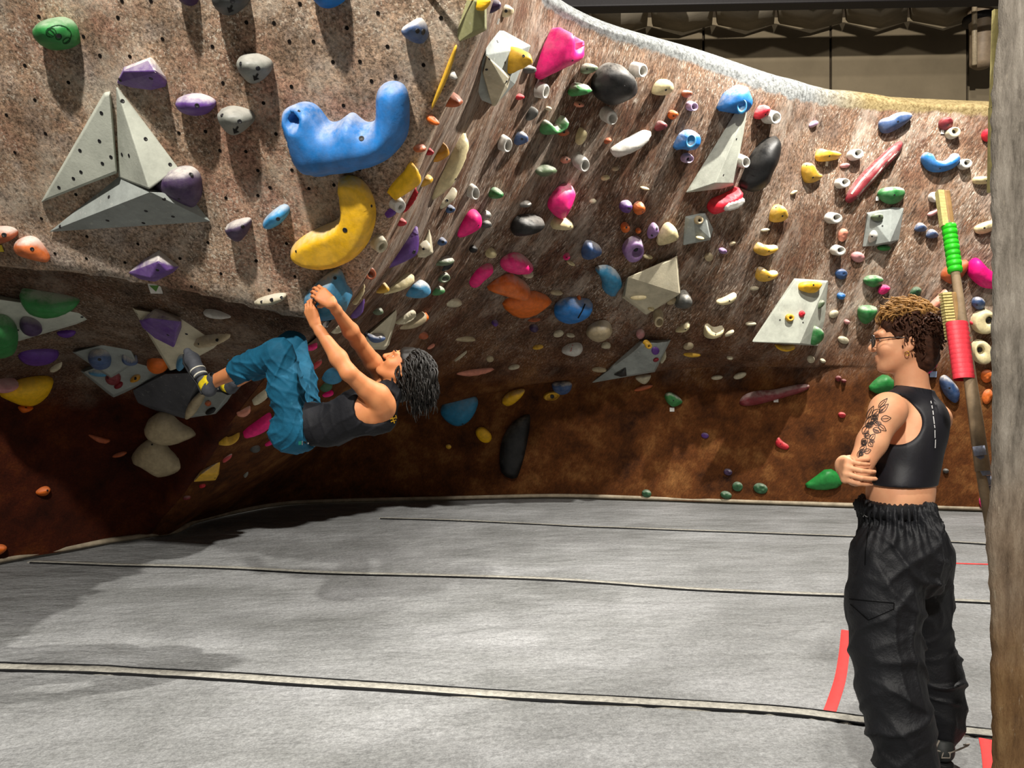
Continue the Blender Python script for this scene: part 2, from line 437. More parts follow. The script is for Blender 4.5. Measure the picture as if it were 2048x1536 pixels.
def strip_on_floor(name, pxs, width, thick, mat, parent=None, n=14, lift=0.0, jitter=0.0):
    """a ribbon lying on the mat, following traced image points"""
    c = np.array([tuple(onfloor(*p))[:2] for p in pxs]); c = catmull(c, n)
    t = np.gradient(c, axis=0); t /= np.linalg.norm(t, axis=1, keepdims=True); nn = np.stack([-t[:, 1], t[:, 0]], 1)
    vs = []; fs = []
    for i in range(len(c)):
        wv = width*(1+jitter*random.uniform(-1, 1))
        for s, dz in ((-.5, 0), (-.42, thick), (.42, thick), (.5, 0)):
            q = c[i]+nn[i]*wv*s; vs.append((q[0], q[1], fz(q[0], q[1])+lift+dz-.001))
    for i in range(len(c)-1):
        for k in range(3): a = i*4+k; fs.append((a, a+1, a+5, a+4))
    return MB().add(vs, fs).build(name, mat, parent, True)
S1 = [(-700,1308),(-120,1330),(0,1336),(200,1342),(420,1354),(700,1372),(1000,1392),(1300,1408),(1560,1424),(1740,1446),(1860,1458),(1990,1472),(2150,1490)]
S2 = [(60,1124),(220,1130),(420,1135),(640,1146),(880,1152),(1150,1162),(1400,1180),(1640,1190),(1830,1198),(1990,1206),(2150,1214)]
S3 = [(760,1037),(950,1043),(1180,1054),(1450,1064),(1690,1073),(1840,1081),(1990,1090),(2120,1098)]
for s, wd in ((S1, .085), (S2, .07), (S3, .06)):
    strip_on_floor('seam_strip', s, wd, .010, M_seam, fl, 10, 0, .08)
    lo = [(x, y+ (7 if s is S1 else 3 if s is S2 else 1.5)) for x, y in s]
    strip_on_floor('seam_gap', lo, .009 if s is S1 else .011, .0115, M_gap, fl, 10, .001, .5)
strip_on_floor('seam_gap', [(x, y-8) for x, y in S1], .004, .0115, M_gap, fl, 10, .001, .5)
M_tape = simple('red_floor_tape', 'e0403f', .5, .3, 25, .12, .4)
strip_on_floor('red_tape', [(1692,1262),(1688,1310),(1680,1360),(1666,1405),(1656,1432)], .05, .002, M_tape, None, 8, .004)
o = bpy.data.objects['red_tape']; tag(o, 'red tape strip on the mat beside the standing person\'s leg', 'floor tape', 'red floor tapes')
o = strip_on_floor('red_tape', [(1972,1480),(1978,1510),(1984,1560)], .05, .002, M_tape, None, 8, .004); tag(o, 'short red tape strip on the mat at the pillar foot', 'floor tape', 'red floor tapes')
o = strip_on_floor('red_tape', [(1880,1126),(1930,1128),(2000,1130)], .035, .002, M_tape, None, 8, .004); tag(o, 'thin far red tape line on the mat behind the standing person', 'floor tape', 'red floor tapes')
# pale trim where the mat meets the walls
tr = [(-200,1166),(0,1127),(70,1114),(130,1104),(215,1087),(262,1080),(300,1074),(345,1068),(370,1056),(392,1046),(470,1029),(560,1012),(640,1007),(760,1003),(900,1000),(1100,996),(1250,1000),(1400,1005),(1560,1010),(1700,1015),(1850,1019),(1990,1024),(2100,1028)]
M_trim = simple('pale_trim', 'a79a84', .7, .2, 10, .4, .4)
b = MB(); c = catmull(np.array([tuple(onfloor(*p)) for p in tr]), 5)
b.tube([(p[0]+(0-p[0])/math.hypot(p[0], p[1]-4)*.07, p[1]+(4-p[1])/math.hypot(p[0], p[1]-4)*.07, .018) for p in c], .024, 6)
tag(b.build('trim_1', M_trim, None, True), kind='structure')
# building shell beyond the climbing wall
M_shell = simple('insulation_panel_tan', '857862', .9, .1, 1.2, .18, .15)
M_shell2 = simple('insulation_blanket_pale', '8b8272', .9, .1, 3, .25, .4)
M_beam = simple('dark_steel_beam', '1d1a1b', .6, .3)
wb = MB().box((4, 14.2, 4), (26, .1, 9)).build('wall_far', simple('far_wall_dark', '40372c', .9, .1)); wb['kind'] = 'structure'
for x0, x1 in ((900, 1150), (1150, 1405), (1408, 1659), (1662, 1932), (1935, 2200)):
    a, c_ = P(x0+1, 700, 14.1), P(x1-1, 36, 14.1)
    m = MB().box(((a.x+c_.x)/2, 14.1, (a.z+c_.z)/2), (c_.x-a.x, .06, c_.z-a.z))
    m.build('panel', M_shell, wb, bevel=.01)
ce = MB().box((4, 9, 9.6), (26, 14, .1)).build('ceiling', simple('ceiling_dark', '39342d', .9, .1)); ce['kind'] = 'structure'
# blanket segments between the purlins, sloping toward the camera
for i, (x0, x1) in enumerate(((1050, 1180), (1182, 1298), (1302, 1428), (1432, 1552), (1556, 1688), (1692, 1818), (1822, 1952), (1956, 2080))):
    yb0 = 70-.02*(x0-1150); 
    q = [P(x0+4, yb0-14, 13.8), P(x1-4, yb0-16, 13.8), P(x1+2, -20, 12.0), P(x0-2, -20, 12.0)]
    m0 = (q[0]+q[1])*.5+Vector((0, -.1, -.16)); m1 = (q[2]+q[3])*.5+Vector((0, -.1, -.16))
    vs = [q[0], m0, q[1], q[3], m1, q[2]]; vs += [v+Vector((0, .1, .1)) for v in vs]
    MB().add(vs, [(0, 1, 4, 3), (1, 2, 5, 4), (6, 9, 10, 7), (7, 10, 11, 8), (0, 3, 9, 6), (2, 8, 11, 5), (0, 6, 7, 1), (1, 7, 8, 2), (3, 4, 10, 9), (4, 5, 11, 10)]).build('insulation_segment', M_shell2, ce, True)
pbm = MB()
bl, br = P(1000, 8, 11.6), P(2100, -12, 11.6)
pbm.box((bl+br)*.5, ((br-bl).length, .25, .24), Matrix.Rotation(math.atan2(br.z-bl.z, br.x-bl.x), 3, 'Y').inverted()).build('trim_2', M_beam, None, bevel=.02)['kind'] = 'structure'
# hanging duct at the top right
dr = empty('air_duct', P(1966, 135, 13.0)); tag(dr, 'brown hanging air duct under the ceiling near the pillar top', 'duct')
dm = simple('duct_brown_metal', '8a7760', .55, .4, 8, .3)
b = MB(); c0 = P(1966, 60, 13.0)
prof = [(135, 14), (128, 22), (60, 24), (40, 28), (10, 30), (-60, 30)]
b.tube([P(1966+(y-60)*-.05, y, 13.0) for y, r in prof], [r/F*13.0 for y, r in prof], 12)
b.build('duct_body', dm, dr, True)
b = MB(); b.tube([P(1962, 44, 12.98), P(1962, 34, 12.98)], [33/F*13.0]*2, 14); b.build('duct_collar', M_beam, dr, True)
b = MB(); b.tube([P(1949, 130, 12.8), P(1949, -60, 12.8)], [5/F*13.0]*2, 8); b.build('duct_seam', simple('duct_pale', 'a8977c', .5, .4), dr, True)
# ------------------------------------------------------------------ climbing holds
PAL = dict(green='1f7a34', dgreen='1f5530', olive='56684a', purple='5a2f86', dpurple='3c2450', mauve='8d6ba0', lilac='b79cc0', grey='7f8078', dgrey='4a4c4a', black='08090b', blue='0571bd',
           teal='1c7ca6', navy='254a7c', sky='2f9ad6', yellow='f0b90a', gold='c98d12', ochre='d9a92c', orange='dd6a14', rust='b0562a', salmon='d98a70', red='c31a2c', dred='7c1a26', pink='f0127c',
           hotred='e02238', cream='d8c99a', tan='b5a482', white='cfccc4', bone='c9bfa2', volgrey='8d928e', vollt='a9aca0', volcream='b9b199', vololive='8b8a62', voldark='55565a', rose='c98a8a')
M_bolt = simple('bolt_dark_steel', '151416', .5, .5)
M_mark = simple('black_marker', '121212', .7, .2)
M_card = simple('tag_card', 'd9d6cf', .6, .2)
_bolt_me = None
def bolt_mesh():
    global _bolt_me
    if _bolt_me is None:
        b = MB(); k = 10
        ring = lambda r, z: [(r*math.cos(2*math.pi*i/k), r*math.sin(2*math.pi*i/k), z) for i in range(k)]
        vs = ring(1, -.6)+ring(1, .16)+ring(.72, .16)+ring(.62, .07)+[(0, 0, .07)]
        fs = []
        for j in range(3):
            for i in range(k): fs.append((j*k+i, j*k+(i+1) % k, (j+1)*k+(i+1) % k, (j+1)*k+i))
        for i in range(k): fs.append((3*k+i, 3*k+(i+1) % k, 4*k))
        _bolt_me = b.add(vs, fs).mesh('bolt', True); _bolt_me.materials.append(M_bolt)
    return _bolt_me
def add_bolt(parent, tree, px, py, r=.011):
    h = tree.ray_cast(CAM, ray(px, py))
    if h[0] is None: return
    o = bpy.data.objects.new('bolt', bolt_mesh()); COL.objects.link(o); o.parent = parent
    o.location = h[0]-Vector(parent.location); o.scale = (r, r, r)
    n = h[1] if h[1].dot(ray(px, py)) < 0 else -h[1]
    o.rotation_euler = n.to_track_quat('Z', 'Y').to_euler()
def chaikin(p, it=2):
    for _ in range(it):
        q = []
        for i in range(len(p)):
            a, b = np.array(p[i], float), np.array(p[(i+1) % len(p)], float)
            q += [a*.75+b*.25, a*.25+b*.75]
        p = q
    return p
def ellipse(cx, cy, rx, ry, ang=0, n=14):
    a = math.radians(ang)
    return [(cx+rx*math.cos(t)*math.cos(a)-ry*math.sin(t)*math.sin(a), cy+rx*math.cos(t)*math.sin(a)+ry*math.sin(t)*math.cos(a)) for t in [2*math.pi*i/n for i in range(n)]]
def axis_for(n, px, py, lim=.6):
    v = -ray(px, py); a = Vector(n)
    for _ in range(40):
        if a.normalized().dot(v) >= lim: break
        a = a.normalized()+v*.08
    return a.normalized()
GROUPS = {}
def group_of(cx, cy):
    if cx < 700 and cy < 560: return 'holds on the near tan panel'
    if cx < 560: return 'holds under the near panel lip'
    if cy > 815: return 'holds on the low rust kicker wall'
    if cx > 1500: return 'holds on the right of the back wall'
    if cx < 980: return 'holds in the cave beside the climber'
    return 'holds on the middle of the back wall'
def B(name, label, col, pts, h=.07, bolts=(), chalk=.6, peak=None, off=.3, prof='dome', it=2, cat='climbing hold', lim=.62, rough=.5, bump=.25, ribs=0, lump=.0, falloff=.55, group=None, br=.010, holes=(), ledge=1.3, res=15):
    cx = sum(p[0] for p in pts)/len(pts); cy = sum(p[1] for p in pts)/len(pts)
    hn = hitn(cx, cy)
    if hn is None: print('MISS', label); return
    if cx > 980 and cy < 800: h = h*1.35
    loc, n = hn; a = axis_for(n, cx, cy, lim)
    e2 = (Vector((0, 0, 1))-a*a.z).normalized(); e1 = e2.cross(a)
    org = loc+a*(h*off)
    def onp(x, y):
        r = ray(x, y); t = (org-CAM).dot(a)/r.dot(a); return CAM+r*t
    out = [onp(*p) for p in chaikin(pts, it)]
    size = max((p-q).length for p in out[::2] for q in out[::2])
    B_, V2, T, isb = plane_fill(out, org, e1, e2, max(size/res, .006))
    d, _ = poly_dist(V2, B_); d[isb] = 0; dm = d.max()+1e-9; t = d/dm
    yy = V2[:, 1]; ym = .5*(yy.max()+yy.min()); upn = np.clip((yy-ym)/(.5*(yy.max()-yy.min())+1e-9), -1, 1)
    t = np.clip(t*(1+ledge*np.clip(upn+.15, 0, 1)), 0, 1)
    if prof == 'dome': z = np.sqrt(np.clip(1-(1-t)**2, 0, 1)); wq = np.clip((-upn-.05)/.7, 0, 1)*.5*min(ledge, 1); z = z*(1-wq)+t*wq
    elif prof == 'soft': z = np.sin(np.clip(t*1.15, 0, 1)*math.pi/2)**1.1
    elif prof == 'flat': z = np.clip(t*3.2, 0, 1)**.6
    elif prof == 'dish': z = np.sqrt(np.clip(1-(1-np.clip(t*2.2, 0, 1))**2, 0, 1))-.75*np.clip((t-.45)/.55, 0, 1)**1.2
    pk = peak or (cx, cy-.22*(max(p[1] for p in pts)-min(p[1] for p in pts)))
    p3 = onp(*pk); pk2 = np.array([(p3-org).dot(e1), (p3-org).dot(e2)])
    dist = np.sqrt(((V2-pk2)**2).sum(1)); z = z*(1-falloff*np.clip(dist/(dist.max()+1e-9), 0, 1))
    z = z/(z.max()+1e-9)
    z = z*(1-off)*h
    pp = np.array([tuple(org+e1*float(x)+e2*float(y)) for x, y in V2])
    if lump: z = z+vnoise(pp, 1/lump, 5)*lump*.35*np.clip(t*2, 0, 1)
    if ribs: z = z+np.sin(V2[:, 1]*ribs+.6*np.sin(V2[:, 0]*14))*.006*np.clip(t*2, 0, 1)
    for hx, hy, hr, hd in holes:
        q = onp(hx, hy); q2 = np.array([(q-org).dot(e1), (q-org).dot(e2)]); dd = np.sqrt(((V2-q2)**2).sum(1))/(hr/F*(q-CAM).length)
        z = z-hd*np.clip(1.25-dd, 0, 1)
    vs = [org+e1*float(x)+e2*float(y)+a*float(k) for (x, y), k in zip(V2, z)]
    fs = [f if ((vs[f[1]]-vs[f[0]]).cross(vs[f[2]]-vs[f[0]])).dot(a) > 0 else f[::-1] for f in T]
    key = {(round(V2[i][0], 5), round(V2[i][1], 5)): i for i in range(len(V2)) if isb[i]}
    ring = [key[k] for k in ((round(b[0], 5), round(b[1], 5)) for b in B_) if k in key]
    base = len(vs)
    ctr = sum((vs[i] for i in ring), Vector())/len(ring)
    for i in ring:
        p = vs[i]; q = p+(ctr-p)*.06-a*(h*off+.025)
        best = None
        for tr_ in RAY:
            hh = tr_.ray_cast(p+n*.01, -n, .32)
            if hh[0] is not None and (best is None or hh[3] < best[1]): best = (hh[0], hh[3])
        if best: q = best[0]+(ctr-p)*.06-n*.012
        vs.append(q)
    k = len(ring)
    for i in range(k): fs.append((ring[(i+1) % k], ring[i], base+i, base+(i+1) % k))
    root = Vector(loc)
    me = bpy.data.meshes.new(name); me.from_pydata([v-root for v in vs], [], fs); me.update()
    me.polygons.foreach_set('use_smooth', [True]*len(me.polygons))
    bm = bmesh.new(); bm.from_mesh(me); bmesh.ops.recalc_face_normals(bm, faces=bm.faces)
    # keep outward
    s = sum(((f.calc_center_median()+root-loc).dot(f.normal))*f.calc_area() for f in bm.faces)
    if s < 0: bmesh.ops.reverse_faces(bm, faces=bm.faces)
    bm.to_mesh(me); bm.free()
    o = link(name, me, plastic(PAL[col], chalk, rough, .35, bump)); o.location = root
    tag(o, label, cat, group or group_of(cx, cy))
    tree = BVHTree.FromPolygons(vs, fs)
    o_tree[o.name] = tree
    for q in bolts: add_bolt(o, tree, q[0], q[1], q[2] if len(q) > 2 else br)
    return o
o_tree = {}
def E(name, label, col, cx, cy, rx, ry, ang=0, h=.05, **kw):
    kw.setdefault('it', 1)
    return B(name, label, col, ellipse(cx, cy, rx, ry, ang, 12), h, **kw)
def pot(label, col, cx, cy, rx, ry, ang=0, h=.09, name='ring_jug', chalk=.5, lim=.7, hole=.6, slant=.25, holepos=(.1, .12), taper=1.12, bolt=True, group='ring shaped jugs', lip=(0, 0), hn=None):
    """hollow jug: a short barrel standing off the wall with an open pocket in its face"""
    hn = hn or hitn(cx, cy)
    if hn is None: print('MISS', label); return
    h = h*(1.1 if cx > 980 else 1.0); loc, n = hn; a = axis_for(n, cx, cy, lim); org = loc+a*h
    def onp(x, y):
        r = ray(x, y); t = (org-CAM).dot(a)/r.dot(a); return CAM+r*t
    el = ellipse(cx, cy, rx, ry, ang, 18); c = onp(cx, cy)
    face = [onp(*p) for p in el]
    if lip != (0, 0):   # pull the outline to a beak
        lp = onp(cx+lip[0], cy+lip[1])
        face = [p+(lp-p)*(max(0, ((p-c).normalized()).dot((lp-c).normalized()))**6)*.9 for p in face]
    hc = onp(cx+holepos[0]*rx, cy+holepos[1]*ry)
    vs = []; rows = []
    def row(fn): rows.append(len(vs)); vs.extend(fn(p) for p in face)
    row(lambda p: c+(p-c)*taper*1.04-a*(h+.04)+(loc+a*h-c)*.0)
    row(lambda p: c+(p-c)*taper-a*h*.7)
    row(lambda p: c+(p-c)*(1+(taper-1)*.45)-a*h*.25)
    row(lambda p: c+(p-c)*1.0-a*.004)
    row(lambda p: c+(p-c)*.93+a*.006)
    row(lambda p: hc+(p-c)*(hole+.12)+a*.004)
    row(lambda p: hc+(p-c)*hole-a*.006)
    row(lambda p: hc+(p-c)*hole*.9-a*h*.55)
    k = 18; fs = []
    for j in range(len(rows)-1):
        for i in range(k): fs.append((rows[j]+i, rows[j]+(i+1) % k, rows[j+1]+(i+1) % k, rows[j+1]+i))
    fs.append(tuple(rows[-1]+i for i in range(k)))
    me = bpy.data.meshes.new(name); me.from_pydata([v-loc for v in vs], [], fs); me.update()
    bm = bmesh.new(); bm.from_mesh(me); bmesh.ops.recalc_face_normals(bm, faces=bm.faces); bm.to_mesh(me); bm.free()
    me.polygons.foreach_set('use_smooth', [True]*len(me.polygons))
    o = link(name, me, plastic(PAL[col], chalk)); o.location = loc
    tag(o, label, 'climbing hold', group)
    if bolt:
        bo = bpy.data.objects.new('bolt', bolt_mesh()); COL.objects.link(bo); bo.parent = o
        rr = rx/F*c.y*.28; bo.scale = (rr, rr, rr); bo.location = hc-a*h*.52-loc; bo.rotation_euler = a.to_track_quat('Z', 'Y').to_euler()
    return o
def V(name, label, col, base, tops, bolts=(), cat='volume', emb=.04, group='flat faced wall volumes', chalk=.25, br=.009, bevel=.006, chips=True, lim=.5):
    """plywood volume: hull of base points on the wall and raised points (px, py, height)"""
    cx = sum(p[0] for p in base)/len(base); cy = sum(p[1] for p in base)/len(base)
    loc, n = hitn(cx, cy, 18); n = axis_for(n, cx, cy, lim)
    pts = []
    def onp(x, y, hh):
        org = loc+n*hh; r = ray(x, y); return CAM+r*((org-CAM).dot(n)/r.dot(n))
    for x, y in base:
        q = onp(x, y, .004); pts.append(q)
        hq = hit(x, y)
        pts.append(q+(Vector(loc)-q)*.12-n*emb)
    for x, y, hh in tops: pts.append(onp(x, y, hh))
    bm = bmesh.new(); vsb = [bm.verts.new(p-loc) for p in pts]
    r = bmesh.ops.convex_hull(bm, input=vsb)
    for v in [v for v in bm.verts if not v.link_faces]: bm.verts.remove(v)
    bmesh.ops.dissolve_limit(bm, angle_limit=.03, verts=bm.verts, edges=bm.edges)
    bmesh.ops.recalc_face_normals(bm, faces=bm.faces)
    me = bpy.data.meshes.new(name); bm.to_mesh(me)
    bmesh.ops.triangulate(bm, faces=bm.faces); bm.verts.index_update()
    vs = [v.co+loc for v in bm.verts]; fs = [tuple(v.index for v in f.verts) for f in bm.faces]; bm.free()
    o = link(name, me, volume_mat(col) if cat == 'volume' else plastic(PAL[col], .95, .5), None, bevel); o.location = loc
    tag(o, label, cat, group)
    t = BVHTree.FromPolygons(vs, fs); RAY.append(t)
    for q in bolts: add_bolt(o, t, q[0], q[1], br)
    return o
_vm = {}
def volume_mat(col):
    if col in _vm: return _vm[col]
    a = N('volume_grey_resin'); co = a.coord(); n1 = a.noise(co, 5, 8, .7); n2 = a.noise(co, 60, 3, .7)
    b = lin(PAL[col]); c = a.ramp(n1, [(.32, tuple(x*.72 for x in b[:3])), (.52, b), (.7, tuple(min(1, x*1.22) for x in b[:3]))])
    sc = a.ramp(a.noise(co, 26, 6, .75), [(.60, G(0)), (.70, G(.55))]); c = a.mix(sc, c, lin('c2bfb6'))
    _vm[col] = a.done(c, .7, a.bump(n2, .35, .003), .2); return _vm[col]
def decal(parent, name, polys, mat, tree, lift=.002):
    b = MB()
    for poly in polys:
        vs = []
        for x, y in poly:
            h = tree.ray_cast(CAM, ray(x, y))
            if h[0] is None: break
            n = h[1] if h[1].dot(ray(x, y)) < 0 else -h[1]
            vs.append(h[0]+n*lift)
        if len(vs) == len(poly): b.add(vs, [tuple(range(len(vs)))])
    if b.v:
        o = bpy.data.objects.new(name, b.mesh(name)); COL.objects.link(o); o.data.materials.append(mat); o.parent = parent; o.location = -Vector(parent.location); return o
def line_decal(parent, name, lines, wpx, mat, tree, lift=.0025):
    polys = []
    for L in lines:
        LL = []
        for (x0, y0), (x1, y1) in zip(L[:-1], L[1:]):
            ns = max(1, int(math.hypot(x1-x0, y1-y0)/5)); LL += [(x0+(x1-x0)*k/ns, y0+(y1-y0)*k/ns) for k in range(ns)]
        LL.append(L[-1])
        for (x0, y0), (x1, y1) in zip(LL[:-1], LL[1:]):
            dx, dy = x1-x0, y1-y0; q = math.hypot(dx, dy) or 1; nx, ny = -dy/q*wpx/2, dx/q*wpx/2
            polys.append([(x0+nx, y0+ny), (x1+nx, y1+ny), (x1-nx, y1-ny), (x0-nx, y0-ny)])
    return decal(parent, name, polys, mat, tree, lift)
def card(label, px, py, wpx, hpx, green=False, color=None, ang=0):
    hn = hitn(px, py)
    if not hn: return
    loc, n = hn; a = axis_for(n, px, py, .75); e2 = (Vector((0, 0, 1))-a*a.z).normalized(); e1 = e2.cross(a)
    M = Matrix((e1, e2, a)).transposed(); s = loc.y/F
    o = MB().box((0, 0, 0), (wpx*s, hpx*s, .004), M).build('route_tag', color or M_card); o.location = loc+a*.012
    tag(o, label, 'tag', 'route tags')
    if green:
        g = MB().add([M @ Vector(v) for v in ((-wpx*s*.4, hpx*s*.35, .003), (wpx*s*.4, hpx*s*.35, .003), (0, -hpx*s*.3, .003))], [(0, 1, 2)])
        q = g.build('printed_triangle', simple('tag_print_green', '55803a', .6, .2)); q.parent = o; q.matrix_parent_inverse = Matrix.Identity(4)
    return o

# ---- volumes first, holds stand on them
V('wall_volume', 'flat grey triangular volume, left blade of the star on the tan panel', 'vollt', [(208,184),(220,182),(234,347),(80,406)], [(210,190,.035),(219,188,.035),(232,344,.05),(86,402,.03)], [(203,226),(160,301),(199,282),(205,327),(222,314),(162,344),(147,357),(118,375)])
V('wall_volume', 'tall ridged grey volume pointing up, top blade of the star', 'vollt', [(231,170),(236,354),(299,384),(357,336)], [(233,176,.01),(298,378,.16)], [(245,202),(244,309),(258,311),(291,278),(340,329)])
V('wall_volume', 'long ridged grey volume lying below, bottom blade of the star', 'volgrey', [(98,464),(236,353),(380,392),(421,443)], [(104,461,.01),(301,384,.16)], [(218,394),(120,453),(215,441),(287,446),(292,422),(346,433),(328,399)])
V('wall_volume', 'flat grey volume at the left edge under the green log hold', 'vollt', [(-40,590),(60,603),(206,633),(40,682),(-40,694)], [(-35,594,.05),(60,608,.05),(196,633,.03),(40,676,.05),(-35,690,.05)], [(35,660),(164,634)])
V('wall_volume', 'grey triangular plate carrying the purple wedge left of the climber\'s foot', 'volcream', [(264,615),(491,655),(440,690),(352,738),(340,742)], [(270,619,.05),(484,656,.05),(437,687,.06),(350,733,.06),(341,736,.06)], [(373,668),(274,628)])
V('wall_volume', 'small grey kite shaped plate with the round chalky jug', 'volgrey', [(144,704),(243,676),(256,681),(276,722),(222,757)], [(150,704,.06),(242,680,.06),(254,684,.06),(271,720,.08),(221,752,.08)], [(240,691)])
V('wall_volume', 'grey diamond plate below the kite shaped plate in the shade', 'volgrey', [(160,742),(270,700),(352,736),(227,797)], [(168,744,.05),(270,706,.05),(344,737,.06),(227,790,.07)])
V('wall_volume', 'large dark grey volume in the shade under the climber\'s foot', 'voldark', [(234,797),(330,740),(415,735),(404,790),(368,838),(308,822)], [(330,748,.12),(400,745,.16),(370,826,.10)])
V('wall_volume', 'grey plate under the climbing shoe with the tan crescent hold', 'volgrey', [(368,838),(392,788),(478,762),(470,790),(432,828)], [(373,832,.09),(394,792,.09),(472,768,.08),(430,824,.08)])
V('wall_volume', 'olive triangular volume at the top behind the panel edge', 'vololive', [(918,84),(948,-10),(973,-10),(974,60),(946,74)], [(950,0,.10),(970,0,.10),(970,56,.12),(944,66,.10)], lim=.35)
V('wall_volume', 'large many sided grey volume holding the yellow shell hold', 'volgrey', [(932,145),(958,75),(973,42),(1062,91),(1046,130),(1030,168),(1010,188),(990,212),(936,190)], [(972,110,.18),(1048,96,.10),(1020,160,.15)], [(995,83),(1010,125)], lim=.45)
V('wall_volume', 'small cream faceted volume on the large grey volume at the top', 'volcream', [(970,106),(1021,154),(1016,176),(992,212),(985,213),(964,145)], [(974,112,.09),(1017,156,.09),(1010,172,.12),(966,145,.08)], [(979,117),(973,139),(1014,163)], lim=.55)
V('wall_volume', 'tall narrow grey volume under the big blue shell hold', 'vollt', [(1499,180),(1371,386),(1442,378),(1468,371),(1492,240)], [(1488,232,.10),(1431,366,.20),(1466,366,.10)], [(1447,350),(1473,278)])
V('wall_volume', 'small grey faceted volume beside the white and red hold', 'volgrey', [(1366,491),(1370,433),(1411,424),(1427,458),(1421,480)], [(1379,438,.05),(1420,476,.12),(1410,430,.08)])
V('wall_volume', 'big cream faceted volume with a moon shaped pocket', 'volcream', [(1244,595),(1252,558),(1355,511),(1362,588),(1292,630)], [(1256,554,.16),(1353,516,.10),(1358,586,.20),(1250,592,.12),(1290,620,.08)])
V('wall_volume', 'grey pointed volume low on the back wall with small red dots', 'volgrey', [(1183,766),(1280,682),(1342,679),(1310,744)], [(1286,690,.14),(1308,740,.16),(1336,683,.05)])
V('wall_volume', 'tall grey trapezoid volume topped by a yellow hold', 'vollt', [(1588,556),(1657,561),(1650,640),(1636,692),(1503,684)], [(1592,561,.06),(1653,565,.06),(1600,687,.22)], [(1560,640),(1606,645)])
V('wall_volume', 'small grey faceted volume on the right below the green hold', 'volgrey', [(1733,425),(1786,414),(1808,416),(1798,480),(1781,489),(1725,494)], [(1736,428,.06),(1784,418,.05),(1780,484,.14)], [(1765,452)])
V('wall_volume', 'cream triangular volume seen between the climber\'s arms', 'volcream', [(802,608),(718,680),(690,697),(770,700),(778,690)], [(790,622,.07),(722,684,.10),(768,694,.12)], lim=.5)
V('wall_volume', 'thin cream plate wedged behind the large purple plate', 'volcream', [(836,515),(838,488),(860,448),(867,506),(850,516)], [(842,508,.05),(858,460,.05),(862,504,.06)], lim=.5)

# ---- near tan panel
g = B('jug_hold', 'green hold with a carved round face at the upper left', 'green', [(69,68),(72,46),(102,35),(126,36),(146,50),(154,82),(151,95),(116,102),(93,98),(78,86)], .12, [(117,72)], .35)
def ring_lines(cx, cy, rx, ry, a0=0, a1=360, n=20, ang=0): 
    e = []
    for i in range(n+1):
        t = math.radians(a0+(a1-a0)*i/n); a = math.radians(ang)
        e.append((cx+rx*math.cos(t)*math.cos(a)-ry*math.sin(t)*math.sin(a), cy+rx*math.cos(t)*math.sin(a)+ry*math.sin(t)*math.cos(a)))
    return e
M_carve = simple('carved_line_dark', '0e3a18', .7, .2)
line_decal(g, 'carved_emblem', [ring_lines(117, 70, 25, 19, -170, 60), ring_lines(102, 65, 10, 9), ring_lines(102, 65, 10, 4, 0, 360, 14, 40), ring_lines(117, 73, 6, 6), ring_lines(133, 81, 8, 5, 0, 360, 14, -30)], 1.6, M_carve, o_tree[g.name])
V('wedge_hold', 'purple wedge hold touching the tip of the grey star', 'purple', [(232,167),(247,134),(301,114),(334,163),(331,174),(302,181),(262,176)], [(312,143,.11),(246,142,.05),(298,120,.06)], [(302,157),(240,160)], cat='climbing hold', group='holds on the near tan panel')
def arrow(o, cx, cy, ang, s=1.0):
    a = math.radians(ang); R = lambda x, y: (cx+(x*math.cos(a)-y*math.sin(a))*s, cy+(x*math.sin(a)+y*math.cos(a))*s)
    decal(o, 'drawn_arrow', [[R(-2, -9), R(2, -9), R(2, 2), R(-2, 2)], [R(-9, 0), R(9, 0), R(0, 10)]], M_mark, o_tree[o.name], .003)
o = B('sloper_hold', 'round grey hold with a black arrow beside the purple wedge', 'grey', [(474,126),(479,110),(506,107),(540,121),(543,143),(521,165),(498,169),(480,146)], .11, [(481,127,.008),(516,137)], .3); arrow(o, 512, 153, 30, .85)
B('pinch_hold', 'oval purple hold to the right of the grey star tip', 'purple', [(350,206),(357,193),(392,187),(425,199),(431,212),(415,229),(388,233),(361,226)], .10, [(394,211)], .7)
o = B('sloper_hold', 'round grey hold with a black arrow below the oval purple hold', 'grey', [(437,232),(442,215),(470,214),(500,226),(507,243),(490,262),(465,274),(447,259)], .11, [(444,230,.008),(479,243)], .3); arrow(o, 472, 259, 30, .85)
o = B('sloper_hold', 'grey hold with a black arrow cut by the top of the frame', 'dgrey', [(424,0),(430,-25),(480,-30),(496,-5),(492,10),(474,28),(452,33),(432,20)], .11, [(465,2)], .2); arrow(o, 461, 17, 25, .85)
B('pinch_hold', 'small purple hold at the top edge of the frame', 'dpurple', [(350,-25),(392,-25),(393,6),(383,14),(360,6)], .08, chalk=0)
B('sloper_hold', 'blue rounded hold at the top edge of the near panel', 'blue', [(612,-30),(695,-30),(690,2),(672,14),(654,18),(634,12)], .10, chalk=0)
B('crimp_hold', 'small dark blue hold chalked grey near the panel\'s right edge', 'navy', [(801,57),(820,44),(838,34),(851,50),(856,74),(845,90),(820,83),(806,70)], .09, [(835,62),(847,64,.012)], .95)
B('sloper_hold', 'rounded purple hold bolted to the lower right of the grey star', 'dpurple', [(304,371),(314,356),(345,337),(375,334),(395,349),(400,375),(399,400),(386,418),(360,410),(328,395)], .12, [(382,349),(317,366,.007),(358,398,.006)], .75)
